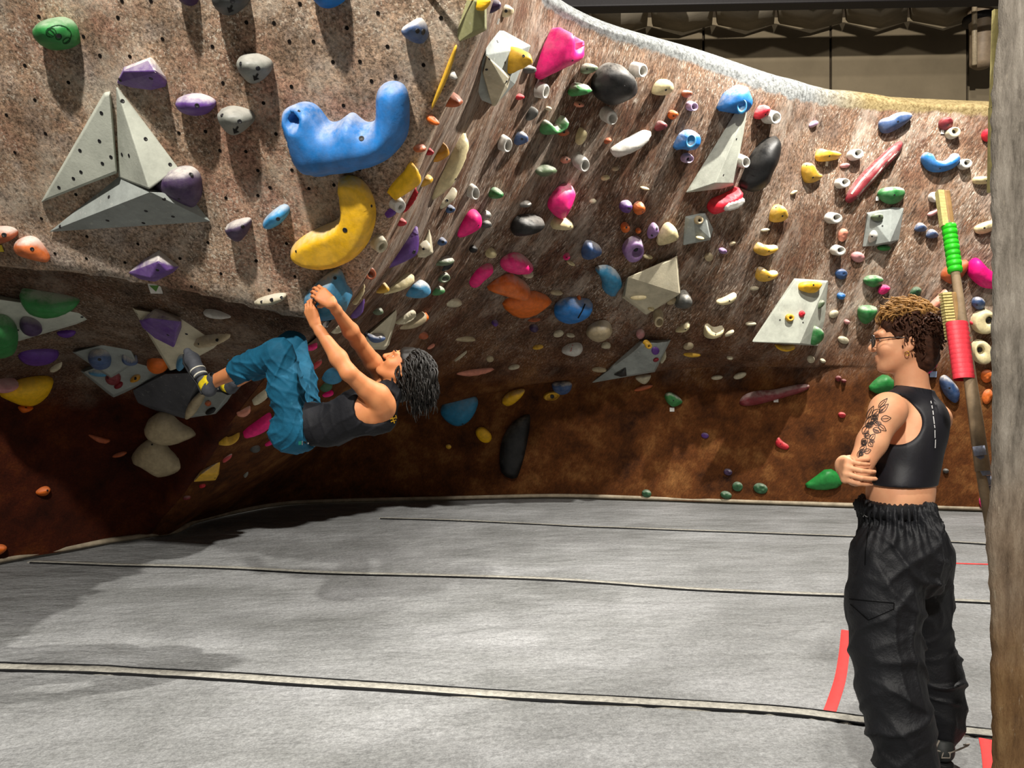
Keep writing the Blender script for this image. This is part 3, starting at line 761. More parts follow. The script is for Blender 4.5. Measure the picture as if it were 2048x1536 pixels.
B('macro_hold', 'huge blue U shaped hold with chalked middle', 'blue', [(562,238),(566,222),(580,211),(602,207),(624,215),(640,236),(650,250),(668,251),(685,238),(694,231),(704,231),(718,244),(732,252),(748,248),(752,232),(751,196),(758,174),(775,163),(797,163),(814,174),(820,205),(819,262),(806,290),(772,324),(720,341),(640,353),(606,346),(586,322),(572,272)], .17, [(723,277,.012),(598,222,.006)], .5, peak=(690,300), falloff=.3, holes=[(595,236,13,.10)], lump=.0, res=34, ledge=.0)
B('macro_hold', 'big yellow crescent hold with pale chalked inner curve', 'yellow', [(676,372),(677,357),(692,349),(716,354),(740,378),(752,414),(751,450),(736,490),(702,524),(656,539),(610,534),(584,517),(579,500),(597,477),(640,457),(668,447),(684,428),(681,398)], .13, [(690,460,.012),(592,503,.007),(743,412,.007)], .5, peak=(705,465), falloff=.35, res=30, ledge=.4, prof='flat')
TEAL = B('jug_hold', 'teal teardrop hold gripped by the climber\'s hands', 'teal', [(668,541),(680,547),(690,574),(698,606),(690,627),(665,641),(635,643),(614,630),(606,606),(612,586),(640,559)], .13, [(670,556,.009)], .7, peak=(648,595), prof='soft', ledge=.2, falloff=.35, res=22)
B('crimp_hold', 'small bright blue hold left of the yellow crescent', 'sky', [(523,452),(530,434),(558,412),(573,413),(578,429),(560,449),(536,461)], .10, [(556,438)], .6)
B('crimp_hold', 'small dusty purple hold left of the bright blue one', 'dpurple', [(451,456),(455,447),(478,440),(499,438),(499,456),(482,485),(462,481)], .09, [(486,454)], .8)
V('wedge_hold', 'chalky purple wedge hold above the paper tag on the lip', 'purple', [(255,546),(284,521),(318,500),(342,522),(358,534),(346,546),(310,564),(280,559)], [(316,523,.09),(300,556,.08),(335,542,.07)], [(315,540)], cat='climbing hold', group='holds on the near tan panel')
card('white paper tag with green triangle below the purple wedge', 312, 575, 24, 23, True)
B('sloper_hold', 'orange hold with pale chalk patch at the left edge', 'orange', [(26,490),(38,476),(64,474),(84,494),(99,522),(90,526),(60,519),(34,510)], .09, [(64,498)], 1.0)
B('jug_hold', 'brown round hold cut off by the left frame edge', 'rust', [(-25,456),(14,454),(34,466),(26,480),(0,489),(-25,488)], .08, [(8,470,.012)], .8)
card('small yellow tag at the left frame edge', 2, 495, 12, 14, color=simple('tag_yellow', 'e0c83a', .6))
B('crimp_hold', 'long cream crimp hold with three bolt holes near the lip', 'bone', [(506,603),(528,594),(565,587),(574,594),(561,605),(530,612),(510,609)], .06, [(523,604,.008),(543,600,.010),(563,595,.008)], .5)
B('crimp_hold', 'flat pale grey oval hold right on the lip', 'white', [(402,622),(430,619),(458,629),(464,636),(441,638),(415,634)], .05, chalk=.6)
# ---- under the lip, left
B('log_hold', 'long bright green ribbed hold under the lip', 'green', [(36,587),(50,583),(110,586),(164,592),(155,613),(126,631),(95,638),(60,631),(45,613)], .14, chalk=.55, ribs=160)
B('sloper_hold', 'large dark green hold cut off by the left frame edge', 'green', [(-50,632),(8,627),(28,644),(38,666),(34,700),(20,716),(-50,722)], .14, chalk=.4)
B('sloper_hold', 'small dusty purple hold on the grey volume under the green log', 'dpurple', [(36,651),(46,632),(72,639),(88,660),(75,673),(50,672)], .08, chalk=.4)
B('sloper_hold', 'flat dark purple hold below the grey volume on the left', 'purple', [(106,664),(150,654),(154,668),(130,679)], .05, chalk=0)
B('sloper_hold', 'wide dark purple hold in the shade at the left', 'purple', [(34,702),(60,689),(115,694),(120,714),(96,731),(60,733),(38,721)], .08, chalk=.1)
B('crimp_hold', 'small cream hook hold beside the wide dark purple hold', 'bone', [(96,743),(114,726),(126,719),(123,735),(108,746)], .04, chalk=.2)
B('sloper_hold', 'large yellow hold hanging low at the left edge', 'yellow', [(-8,788),(38,757),(111,748),(102,786),(76,811),(50,814),(18,802)], .12, chalk=.1)
B('crimp_hold', 'small orange hold below the large yellow hold', 'orange', [(34,812),(70,811),(60,822),(44,828)], .06, [(52,815,.008)], 0)
B('crimp_hold', 'pale pinkish ledge hold on top of the large yellow hold', 'rose', [(-20,764),(40,759),(32,775),(-20,787)], .12, chalk=.3)
B('jug_hold', 'round blue hold white with chalk on the kite plate', 'navy', [(173,715),(182,702),(205,698),(222,712),(222,733),(205,741),(185,738)], .09, [(199,719,.012)], 1.0)
B('crimp_hold', 'tiny blue and tan hook hold on the kite plate corner', 'navy', [(242,722),(246,712),(262,720),(278,721),(272,731),(252,731)], .05, chalk=.9)
B('crimp_hold', 'chalky pale hold at the lower tip of the kite plate', 'teal', [(172,744),(196,740),(216,748),(212,754),(190,753)], .04, chalk=.9)
B('foot_chip', 'dull red flower shaped foothold on the diamond plate', 'dred', ellipse(226, 757, 16, 14), .04, [(216,756,.008)], .4, lump=.03)
E('foot_chip', 'dark red oval foothold beside the flower shaped one', 'dred', 237, 771, 10, 6, -30, .03, chalk=0)
B('foot_chip', 'black and yellow foothold on the diamond plate', 'gold', [(258,764),(266,752),(280,749),(281,759),(268,766)], .04, [(270,757,.012)], .2)
E('sloper_hold', 'bright orange round hold beside the triangular plate', 'orange', 316, 727, 24, 21, -20, .10, chalk=.15)
V('wedge_hold', 'purple and white wedge hold on the triangular grey plate', 'purple', [(278,641),(308,621),(318,636),(363,639),(363,656),(348,696),(308,676),(285,656)], [(300,636,.07),(362,643,.09),(352,662,.10),(284,645,.03)], [(336,670)], cat='climbing hold', group='holds under the near panel lip')
B('jug_hold', 'tan bean shaped hold on the triangular grey plate', 'tan', [(384,688),(400,680),(440,664),(464,650),(474,658),(457,680),(420,694),(395,697)], .07, [(434,680),(397,688,.007)], .4)
B('foot_chip', 'chalky blue hold behind the climber\'s toes', 'teal', [(350,738),(356,712),(370,706),(374,724),(362,744)], .06, chalk=.8)
B('crimp_hold', 'long tan crescent hold on the plate under the shoe', 'tan', [(367,838),(376,806),(402,780),(420,774),(404,806),(378,840)], .06, chalk=.4)
E('foot_chip', 'tiny orange foothold on the plate under the shoe', 'rust', 416, 807, 6, 6, 0, .03, chalk=.2)
E('foot_chip', 'black oval foothold on the plate under the shoe', 'black', 421, 822, 12, 6, -30, .025, chalk=0)
B('macro_hold', 'upper of two tan curved holds in the dark corner', 'tan', [(290,851),(300,834),(322,826),(340,834),(358,851),(394,866),(391,873),(345,892),(326,889),(314,880),(298,872)], .16, chalk=.2, peak=(318,872), it=1)
B('macro_hold', 'lower of two tan curved holds in the dark corner', 'tan', [(261,913),(280,889),(308,881),(326,890),(346,911),(380,929),(371,939),(326,956),(309,950),(289,932),(267,923)], .16, [(304,889,.008)], .2, peak=(312,930), it=1)
B('crimp_hold', 'thin red looped hold on the dark lower wall', 'rust', [(174,868),(205,876),(224,880),(215,887),(198,886),(182,876)], .04, chalk=.1, prof='dish')
B('crimp_hold', 'short thin orange hold below the red looped hold', 'rust', [(221,914),(240,905),(256,903),(250,910),(232,916)], .035, chalk=.1)
B('foot_chip', 'orange nub hold low on the dark left wall', 'orange', [(68,988),(85,974),(100,973),(101,983),(90,994)], .06, [(95,981,.008)], .1)
B('foot_chip', 'orange foothold near the mat at the left edge', 'orange', [(-10,1090),(12,1089),(14,1098),(2,1110),(-10,1110)], .06, chalk=.1)
# ---- corner below the climber
B('macro_hold', 'hot pink hold behind the climber\'s thigh', 'pink', [(486,880),(491,862),(520,834),(540,816),(546,846),(522,868)], .10, chalk=.05)
B('crimp_hold', 'pale pink half moon hold above the hot pink one', 'salmon', [(470,831),(488,815),(501,807),(501,824),(488,836)], .06, chalk=.4)
B('crimp_hold', 'long cream hold half hidden by the climber\'s thigh', 'bone', [(503,810),(518,782),(536,762),(540,790),(516,811)], .06, chalk=.3)
B('crimp_hold', 'orange and yellow fin shaped hold low in the corner', 'ochre', [(434,889),(450,869),(459,877),(481,861),(476,876),(464,888),(448,891)], .07, chalk=.1, it=1)
E('crimp_hold', 'small dark grey hold beside the climber\'s hip', 'dgrey', 510, 897, 11, 9, 0, .05, chalk=.2)
E('crimp_hold', 'slim pink hold just under the climber\'s hip', 'pink', 540, 885, 12, 5, -35, .04, chalk=.1)
E('crimp_hold', 'slim red and white hold low in the corner', 'red', 455, 916, 13, 4, -45, .03, chalk=.9)
V('wedge_hold', 'bright yellow pyramid hold low in the corner', 'yellow', [(387,964),(398,947),(441,921),(438,948),(431,961)], [(402,949,.05),(435,948,.08)], [(430,956)], cat='climbing hold', group='holds under the near panel lip')
E('foot_chip', 'tiny red foothold under the yellow pyramid hold', 'red', 405, 972, 7, 4, -20, .03, chalk=.1)
E('foot_chip', 'tiny dark red foothold nearest the corner foot', 'dred', 374, 996, 8, 4, -10, .03, chalk=.3)
E('foot_chip', 'tiny grey diamond foothold on the dark kicker under the hip', 'grey', 492, 948, 4, 8, 20, .03, chalk=.3)
E('crimp_hold', 'pink hold peeking out above the climber\'s knee', 'pink', 622, 692, 14, 9, -20, .06, chalk=.1)
B('crimp_hold', 'teal hold hidden behind the climber\'s near elbow', 'teal', [(640,720),(672,730),(690,760),(665,772),(640,760)], .07, chalk=.4)
E('crimp_hold', 'green hold peeking out above the climber\'s belly', 'dgreen', 652, 772, 14, 12, -30, .06, chalk=.3)
E('crimp_hold', 'pink hold peeking out at the climber\'s waist', 'pink', 656, 788, 12, 6, -20, .05, chalk=0)
E('crimp_hold', 'red striped hold seen between the climber\'s knee and elbow', 'red', 632, 728, 6, 16, 40, .05, chalk=.6)
# ---- along the edge of the near panel and the cave side of the back wall
B('macro_hold', 'long thin yellow hold lying along the near panel\'s edge', 'ochre', [(915,84),(911,110),(896,155),(880,190),(862,224),(864,208),(884,160),(900,118)], .05, chalk=.2, lim=.8, it=1)
E('crimp_hold', 'yellow hold tip behind the olive volume at the top', 'yellow', 966, 8, 5, 14, 0, .05, chalk=.2)
B('crimp_hold', 'dark purple hold at the top beside the tan ring', 'dpurple', [(972,18),(980,0),(990,-5),(998,8),(986,26),(975,28)], .06, chalk=.3)
B('jug_hold', 'round tan plate hold at the very top of the back wall', 'tan', ellipse(1011, 22, 14, 13, -30), .05, [(1012,22,.010)], .5)
card('tiny white tag hanging under the round tan plate', 994, 42, 4, 11)
B('jug_hold', 'yellow shell hold on the large grey volume', 'ochre', [(1014,146),(1017,108),(1034,92),(1049,104),(1054,120),(1046,130),(1032,140),(1022,149)], .12, [(1047,112,.009)], .15, ribs=120)
B('crimp_hold', 'small blue grey knob beside the yellow shell hold', 'dgrey', [(1043,138),(1050,130),(1063,130),(1070,138),(1066,147),(1050,148)], .06, chalk=.7)
B('jug_hold', 'big hot pink tulip shaped hold near the wall top', 'pink', [(1075,158),(1079,134),(1092,96),(1107,70),(1117,54),(1124,56),(1127,76),(1130,92),(1138,92),(1142,78),(1148,70),(1153,80),(1151,94),(1157,106),(1154,119),(1134,132),(1096,153),(1082,160)], .16, [(1145,121,.009)], .25, it=1)
card('tiny white tag under the pink tulip hold', 1074, 163, 4, 12)
B('crimp_hold', 'small grey green hold above the green cup', 'olive', [(1163,146),(1168,130),(1180,126),(1195,132),(1189,142),(1175,149)], .07, [(1174,138,.007)], .6)
B('jug_hold', 'green cup hold with a pale top left of the black ball', 'green', [(1138,193),(1145,174),(1155,166),(1180,171),(1182,180),(1170,186),(1150,193)], .09, chalk=.9)
B('sloper_hold', 'big black ball hold dusted with chalk', 'black', [(1190,182),(1193,160),(1210,134),(1235,125),(1255,139),(1269,170),(1266,191),(1246,206),(1225,212),(1204,205)], .17, [(1249,173,.008)], .28, peak=(1240,165))
for (lb, x, y, rx, ry, an) in (
    ('tall pale ring jug between the pink tulip and the small dark teardrop', 1091, 183, 7, 15, 10),
    ('pale ring jug just under the big black ball', 1224, 236, 11, 14, 8),
    ('pale ring jug to the right of the big black ball', 1285, 141, 10, 14, 5),
    ('pale ring jug beside the small red hold', 1551, 235, 11, 13, 15),
    ('pale ring jug left of the small navy pod', 1015, 290, 9, 15, 10),
    ('pale ring jug above the pointed pink hold', 950, 386, 9, 14, 0),
    ('pale ring jug under the white blade hold', 1169, 330, 10, 14, 8),
    ('pale ring jug touching the black horn', 1491, 324, 9, 12, 0)):
    pot(lb, 'white', x, y, rx, ry, an, .10, chalk=.4, group='pale ring jugs on the back wall')
for (lb, x, y, r) in (
    ('round white jug above the top of the red root hold', 1716, 308, 12), ('round white jug at the lower end of the red root hold', 1690, 366, 11),
    ('round white jug above the small pink crystal', 1673, 437, 12), ('round white jug below the small pink crystal', 1681, 502, 11),
    ('round tan jug beside the dark red ball', 1910, 264, 12), ('round white jug right of the blue crescent', 1934, 327, 11), ('round white jug half hidden by the brush pole', 1876, 394, 11)):
    pot(lb, 'white' if 'tan' not in lb else 'bone', x, y, r, r*.85, -10, .085, chalk=.4, holepos=(.05, -.15), hole=.5, group='round white jugs on the right')
B('crimp_hold', 'small dark teardrop hold under a tall ring jug', 'dgrey', [(1052,242),(1059,222),(1068,211),(1073,224),(1064,241)], .06, chalk=.2)
E('foot_chip', 'tiny pale screw hook left of the green cup', 'bone', 1097, 217, 5, 4, -20, .03, chalk=.2)
B('jug_hold', 'small navy pod hold with pale rim', 'navy', [(1029,292),(1034,268),(1045,259),(1056,279),(1046,289)], .07, [(1044,278,.010)], .8)
B('jug_hold', 'green horseshoe hold with a white inner rim', 'green', [(1080,267),(1088,242),(1096,240),(1106,252),(1114,254),(1122,240),(1130,229),(1131,246),(1120,264),(1096,271)], .08, chalk=1.0, it=1)
E('foot_chip', 'small orange ring foothold beside the green horseshoe', 'rust', 1127, 265, 10, 7, -25, .05, chalk=.2, bolts=[(1128,264)])
E('foot_chip', 'small salmon foothold below the green cup', 'salmon', 1158, 209, 8, 6, -10, .05, chalk=.2, bolts=[(1159,209,.007)])
E('foot_chip', 'small red foothold under the large grey volume', 'red', 1039, 194, 8, 6, -25, .04, chalk=.2)
B('crimp_hold', 'orange mushroom hold beside the near panel\'s edge', 'rust', [(882,206),(889,189),(908,185),(924,195),(908,208),(888,215)], .09, chalk=.2)
E('crimp_hold', 'small orange hold lower along the near panel\'s edge', 'orange', 866, 241, 9, 8, -30, .06, chalk=.2)
E('crimp_hold', 'small white knob behind the yellow edge hold', 'white', 905, 150, 5, 8, 20, .05, chalk=.2)
E('crimp_hold', 'flat rust hold left of the cream spearhead', 'rust', 840, 297, 12, 7, -25, .04, chalk=.2)
E('crimp_hold', 'small red hold left of the gold ring', 'red', 857, 303, 7, 8, 20, .05, chalk=.2)
B('crimp_hold', 'cream finger hold right of the orange ring', 'cream', [(1152,287),(1157,265),(1164,253),(1170,262),(1167,281),(1160,292)], .07, chalk=.2)
B('crimp_hold', 'long white blade hold with a dark underside', 'white', [(1221,304),(1226,297),(1256,279),(1286,263),(1301,261),(1303,268),(1284,291),(1250,312),(1230,316)], .10, chalk=.5, peak=(1262,282))
B('crimp_hold', 'cream triangular hold with one bolt near the wall top', 'cream', [(1307,186),(1314,166),(1330,155),(1343,167),(1344,181),(1336,191),(1312,191)], .09, [(1332,180)], .3)
E('foot_chip', 'small brown peg right of the cream triangular hold', 'rust', 1374, 188, 8, 8, 0, .06, chalk=.6)
E('foot_chip', 'small orange peg with a bolt between two shell holds', 'orange', 1346, 230, 8, 10, 10, .06, chalk=.3, bolts=[(1347,232,.008)])
B('crimp_hold', 'small dark brown shell hold above the white blade', 'dred', [(1309,263),(1317,243),(1325,241),(1335,250),(1324,262)], .06, chalk=.4)
pot('small lilac ring left of the big blue shell', 'lilac', 1388, 213, 8, 9, 0, .05, name='ring_jug', group='small lilac rings')
pot('small lilac ring below the smaller blue shell', 'lilac', 1378, 318, 10, 8, -30, .05, name='ring_jug', group='small lilac rings')
def shell_hold(label, body, h, face, fr, ang, chalk=.6):
    o = B('shell_hold', label, 'blue', body, h, chalk=chalk, peak=face, falloff=.25, it=1)
    hh_ = o_tree[o.name].ray_cast(CAM, ray(*face)); na_ = -ray(*face)
    q = pot('x', 'sky', face[0], face[1], fr[0], fr[1], ang, .05, chalk=.7, lim=.9, hn=(hh_[0]-na_*.02, na_), hole=.66, holepos=(-.02, -.14), bolt=False, taper=1.0)
    q.name = 'shell_mouth'
    for k in ('label', 'category', 'group'): del q[k]
    q['label'] = 'pale rimmed oval mouth'
    q.parent = o; q.location = q.location-o.location
shell_hold('big bright blue shell hold on top of the tall grey volume', [(1439,221),(1446,200),(1455,183),(1470,174),(1479,167),(1486,184),(1495,202),(1494,220),(1484,231),(1470,226)], .16, (1484,213), (10,15), 8)
shell_hold('smaller bright blue shell hold left of the tall grey volume', [(1349,301),(1355,283),(1367,263),(1389,259),(1394,275),(1391,295),(1381,302),(1366,298)], .13, (1382,283), (10,14), 15)
B('horn_hold', 'tall black horn shaped hold right of the tall grey volume', 'black', [(1548,271),(1556,274),(1553,310),(1541,345),(1538,371),(1510,386),(1487,379),(1500,335),(1511,305),(1530,281)], .16, chalk=.06, peak=(1525,320), it=1)
B('jug_hold', 'small red hold beside the black horn tip', 'hotred', [(1511,238),(1515,221),(1527,207),(1536,217),(1534,229),(1522,239)], .09, [(1531,229,.008)], .5, it=1)
o = B('jug_hold', 'red hold with a large white face under the tall volume', 'hotred', [(1414,421),(1424,400),(1450,391),(1470,380),(1479,373),(1483,390),(1476,406),(1450,421),(1430,431)], .12, [(1449,415,.006)], .1)
B('hold_face', 'x', 'white', [(1435,418),(1440,400),(1460,393),(1480,388),(1479,399),(1468,412),(1447,419)], .135, chalk=.3, prof='flat', falloff=.1)
q = [x for x in bpy.data.objects if x.name.startswith('hold_face')][-1]
for k in ('category', 'group'): del q[k]
q['label'] = 'white gripping face'; q.parent = o; q.location = q.location-o.location
B('jug_hold', 'pale yellow block hold with a lobed left end', 'ochre', [(1631,316),(1636,299),(1643,296),(1652,301),(1680,302),(1679,318),(1660,322),(1640,324)], .09, [(1659,312)], .6)
card('tiny white tag below the lobed yellow block', 1652, 328, 6, 9)
B('crimp_hold', 'yellow boomerang hold below the lobed block', 'ochre', [(1606,336),(1609,326),(1616,324),(1626,342),(1645,349),(1641,360),(1615,369),(1608,352)], .08, [(1626,355),(1613,331,.006)], .6)
for (lb, x, y, rx, ry, an, c) in (
    ('pale lilac chip at the upper right of the black horn', 1627, 248, 10, 7, -35, 'lilac'), ('brown wedge chip left of the red root', 1690, 331, 10, 6, -8, 'rose'), ('small tan chip below the yellow boomerang', 1588, 385, 7, 4, -40, 'bone'),
    ('white double chip left of the purple and orange knobs', 1186, 403, 7, 5, -20, 'white'), ('cream chip above the orange cube', 1290, 377, 9, 4, 12, 'cream'), ('yellow chip below the round white jug in the middle', 1211, 356, 9, 6, -20, 'cream'), ('tiny tan ring chip under the white blade', 1231, 338, 7, 5, -20, 'tan'),
    ('cream chip under the tiny pink hold', 1142, 527, 9, 4, 25, 'cream'), ('cream chip under the large purple ring', 1296, 514, 10, 5, 10, 'cream'), ('cream chip near the tiny brown peg under the white blade', 1216, 282, 8, 6, -40, 'rust'),
    ('white chip under the yellow cone on the right', 1531, 460, 9, 4, -10, 'white'), ('small tan chip above the violet nub', 1465, 487, 7, 5, -35, 'tan'), ('white chip under the lower yellow bean', 1509, 577, 9, 5, -8, 'white'),
    ('tan oval chip with a bolt right of the cream volume tip', 1418, 514, 9, 11, 30, 'tan'), ('white chip left of the tall trapezoid volume', 1502, 648, 11, 5, -3, 'white'), ('thin white chip beside the cream bean', 1459, 667, 11, 5, -30, 'white'),
    ('cream oval chip stuck on the cream volume\'s lower face', 1277, 596, 17, 4, -3, 'cream'), ('small cream chip at the bottom of the cream volume', 1302, 618, 7, 5, 20, 'cream'), ('tan chip with a bolt at the right corner of the cream volume', 1345, 603, 12, 7, -20, 'tan'),
    ('white triangular chip right of the orange plates', 1113, 586, 13, 6, 5, 'bone'), ('tiny orange chip above the blue clam', 1158, 597, 4, 6, 30, 'orange'), ('grey scuffed chip under the big orange plate', 1068, 640, 13, 3, -6, 'rust'),
    ('cream chip on the small faceted volume', 1400, 476, 9, 4, 12, 'cream'), ('pale chip to the left of the lower pointed volume', 1199, 740, 16, 6, 4, 'bone'), ('thin orange rimmed chip below the cream half shell', 1384, 710, 18, 5, 3, 'ochre'),
    ('cream half shell chip right of the pointed volume', 1377, 693, 11, 8, -10, 'bone'), ('white pointed chip low on the overhang, left of a pair', 1434, 755, 12, 6, -5, 'white'), ('white pointed chip low on the overhang, right of a pair', 1480, 751, 14, 8, -20, 'white'),
    ('tiny white chip high in the dark band', 1460, 716, 7, 4, 10, 'white'), ('pale oval cup chip left of a pair under the trapezoid', 1622, 719, 8, 9, 25, 'white'), ('pale oval cup chip right of a pair under the trapezoid', 1646, 722, 6, 5, 20, 'white'),
    ('white crystal chip right of the trapezoid volume', 1668, 628, 10, 9, -35, 'white'), ('white crystal chip beside the standing person\'s glasses', 1687, 680, 12, 9, 20, 'white'), ('long scuffed white crimp in the dark middle', 927, 678, 25, 7, 5, 'bone'),
    ('white sliver chip in the dark middle', 922, 712, 17, 3, -42, 'white'), ('tiny pale knob chip in the dark middle', 980, 718, 8, 8, 0, 'bone'), ('faint pale chip right of the orange strip', 1028, 735, 12, 5, -12, 'white'),
    ('small yellow chip in the dark middle', 1076, 695, 11, 5, -10, 'ochre'), ('small pale ring chip under the blue clam', 1117, 668, 11, 8, -15, 'white'), ('small white chip beside the pale ring chip', 1141, 671, 9, 4, 10, 'white'),
    ('tiny salmon chip near the climber\'s hair', 862, 693, 9, 5, -35, 'salmon'), ('pale brown looped chip below the pointed volume', 1287, 776, 20, 6, -15, 'rust')):
    E('foot_chip', lb, {'white': 'bone', 'bone': 'tan'}.get(c, c), x, y, rx, ry*.82, an, .032, chalk=.15, group='small screw-on foot chips', prof='dome')
B('jug_hold', 'yellow cone hold with a bolt right of the white faced hold', 'ochre', [(1542,441),(1545,420),(1556,406),(1567,415),(1577,432),(1571,442),(1548,446)], .10, [(1565,432),(1552,415,.006)], .6)
B('jug_hold', 'upper yellow bean hold chalked white inside', 'ochre', [(1507,503),(1513,491),(1520,484),(1532,492),(1555,489),(1556,500),(1536,512),(1520,511)], .09, [(1538,502,.008)], .8)
B('jug_hold', 'lower yellow bean hold chalked white inside', 'ochre', [(1512,556),(1517,536),(1525,533),(1538,544),(1556,540),(1554,555),(1535,564),(1517,563)], .09, [(1538,554,.008)], .8)
B('jug_hold', 'thin yellow smile hold left of the trapezoid volume', 'cream', [(1429,604),(1450,596),(1472,584),(1474,594),(1460,609),(1440,611)], .07, [(1459,602,.008)], .7)
B('jug_hold', 'plump cream bean hold at the crease of the overhang', 'cream', [(1406,669),(1409,652),(1417,650),(1428,660),(1449,653),(1447,668),(1430,678),(1412,676)], .10, [(1431,669,.008)], .5)
B('crimp_hold', 'cream half moon hold left of the plump bean', 'cream', [(1346,665),(1362,654),(1378,642),(1381,652),(1371,664)], .06, [(1371,659,.008)], .4)
pot('small tan ring bolted to the small faceted volume', 'tan', 1399, 440, 8, 8, 0, .04, chalk=.2, hole=.4, group='rings on volumes')
B('jug_hold', 'yellow grey cone hold right of the purple pod', 'cream', [(1313,487),(1322,465),(1331,449),(1343,446),(1355,460),(1359,477),(1341,487),(1320,492)], .10, [(1354,478,.007)], .3)
pot('large purple ring hold in the middle of the wall', 'mauve', 1270, 506, 17, 21, 38, .09, chalk=.6, hole=.5, holepos=(.25, .0), name='pocket_hold', group='purple pocket holds')
B('pocket_hold', 'small purple pod hold with two holes', 'mauve', [(1294,476),(1298,456),(1309,445),(1319,455),(1314,472),(1304,478)], .08, [(1304,471,.012),(1314,457,.012)], .5)
E('foot_chip', 'small orange cone left of the purple pod', 'orange', 1251, 456, 9, 10, 10, .06, chalk=.2, bolts=[(1253,455,.010)])
E('foot_chip', 'tiny orange chip between the orange cone and the pod', 'orange', 1277, 462, 6, 5, -30, .04, chalk=.2)
B('pocket_hold', 'small dark purple barrel left of the orange cube', 'purple', [(1240,422),(1241,408),(1250,402),(1263,403),(1264,418),(1257,428)], .07, [(1258,417,.012)], .6)
B('jug_hold', 'small orange cube shaped hold', 'orange', [(1267,425),(1268,410),(1281,402),(1291,412),(1291,423),(1278,432)], .07, [(1285,424,.007)], .45, it=1)
B('jug_hold', 'slate blue cup hold with a cream rim', 'navy', [(1161,516),(1168,490),(1178,481),(1208,498),(1196,511),(1180,521)], .09, chalk=.65, peak=(1190,492))
B('foot_chip', 'tiny pink hold left of the slate blue cup', 'pink', [(1126,518),(1130,510),(1139,506),(1139,514),(1132,521)], .05, [(1133,515,.006)], .3)
B('jug_hold', 'pink hold shaped like a tooth pointing up', 'pink', [(1096,416),(1101,398),(1112,384),(1125,373),(1143,369),(1149,380),(1139,402),(1136,426),(1126,441),(1108,431)], .13, chalk=.45, peak=(1120,405))
B('jug_hold', 'cream hold right below the pink tooth', 'cream', [(1101,457),(1110,438),(1135,434),(1148,449),(1141,458),(1115,459)], .10, [(1141,453,.007)], .3)
B('jug_hold', 'black bean hold with a grey dusted top', 'black', [(1022,461),(1027,441),(1040,431),(1075,434),(1090,439),(1081,456),(1055,469),(1030,474)], .13, chalk=.28, peak=(1055,440))
B('jug_hold', 'pointed pink hold left of the black bean', 'pink', [(913,474),(919,450),(934,423),(949,417),(958,425),(962,446),(955,460),(926,476)], .12, [(957,451,.008)], .1)
E('crimp_hold', 'pale grey knob beside the pointed pink hold', 'grey', 971, 430, 11, 8, -20, .06, chalk=.7)
E('crimp_hold', 'dark looped hold under the pale grey knob', 'dgrey', 973, 449, 10, 8, -10, .05, chalk=.4)
for lb, x, y in (('small blue knob under the cream spearhead', 899, 418), ('small blue knob right of the large purple plate', 883, 483)):
    B('foot_chip', lb, 'navy', ellipse(x, y, 8, 9, 30), .07, [(x+3,y+1,.011)], .4)
B('jug_hold', 'small green hold with pale end right of a ring jug', 'green', [(978,397),(984,378),(998,376),(1005,386),(994,398)], .08, chalk=.6)
B('jug_hold', 'green grey leaf hold in the middle left', 'olive', [(1071,347),(1084,333),(1098,328),(1113,335),(1109,345),(1088,356)], .08, chalk=.4)
E('foot_chip', 'small salmon ring hold left of a ring jug', 'salmon', 1131, 320, 9, 7, -25, .05, chalk=.4, bolts=[(1134,319,.008)])
B('crimp_hold', 'tiny dark crimp with a white top above the black bean', 'dgrey', [(1038,412),(1048,402),(1062,402),(1060,411),(1046,416)], .05, chalk=.9)
B('macro_hold', 'large cream spearhead hold near the near panel\'s edge', 'cream', [(934,265),(931,300),(917,345),(906,371),(880,392),(862,403),(865,372),(880,332),(905,291),(925,270)], .10, [(911,358,.007)], .25, it=1, prof='soft')
B('crimp_hold', 'cream fin hold below the spearhead', 'bone', [(874,408),(890,393),(905,378),(911,374),(909,392),(896,410),(880,421)], .06, [(894,401,.010)], .4)
B('jug_hold', 'gold crown shaped hold left of the spearhead', 'gold', [(862,319),(868,302),(880,292),(885,282),(890,292),(896,302),(886,318),(870,326)], .08, chalk=.3, it=1)
B('macro_hold', 'bright yellow diamond hold at the near panel\'s edge', 'yellow', [(787,404),(792,384),(805,352),(820,318),(831,333),(838,347),(838,361),(824,376),(806,391)], .08, chalk=.15, it=1, lim=.75)
B('crimp_hold', 'small yellow leaf hold right of the yellow diamond', 'ochre', [(837,374),(840,358),(850,349),(863,350),(864,361),(848,374)], .06, chalk=.3)
B('crimp_hold', 'slim red hold below the yellow diamond', 'red', [(804,430),(812,408),(824,388),(833,369),(832,386),(818,416)], .05, chalk=.2, lim=.75)
pot('white ring plate below the yellow diamond', 'white', 800, 413, 10, 14, 25, .05, chalk=.3, hole=.35, name='ring_jug', group='rings beside the near panel edge')
E('crimp_hold', 'small red spoon hold above the large purple plate', 'red', 801, 444, 9, 9, -30, .06, chalk=.3)
B('crimp_hold', 'thin purple hold behind the white ring plate', 'purple', [(771,436),(780,418),(790,407),(792,424),(780,436)], .04, chalk=.1, lim=.75)
B('macro_hold', 'large purple triangular plate beside the yellow crescent', 'purple', [(760,542),(768,522),(795,494),(818,467),(835,446),(838,480),(836,509),(820,519),(782,536)], .07, [(828,504,.014)], .3, it=1, prof='soft', lim=.7)
B('crimp_hold', 'cream frame shaped hold beside the purple plate', 'bone', [(833,513),(836,494),(850,487),(860,484),(862,502),(848,514)], .06, [(847,498,.009)], .4)
pot('cream horn cup at the near panel\'s edge', 'bone', 763, 492, 10, 15, 35, .06, chalk=.3, hole=.5, name='ring_jug', group='rings beside the near panel edge')
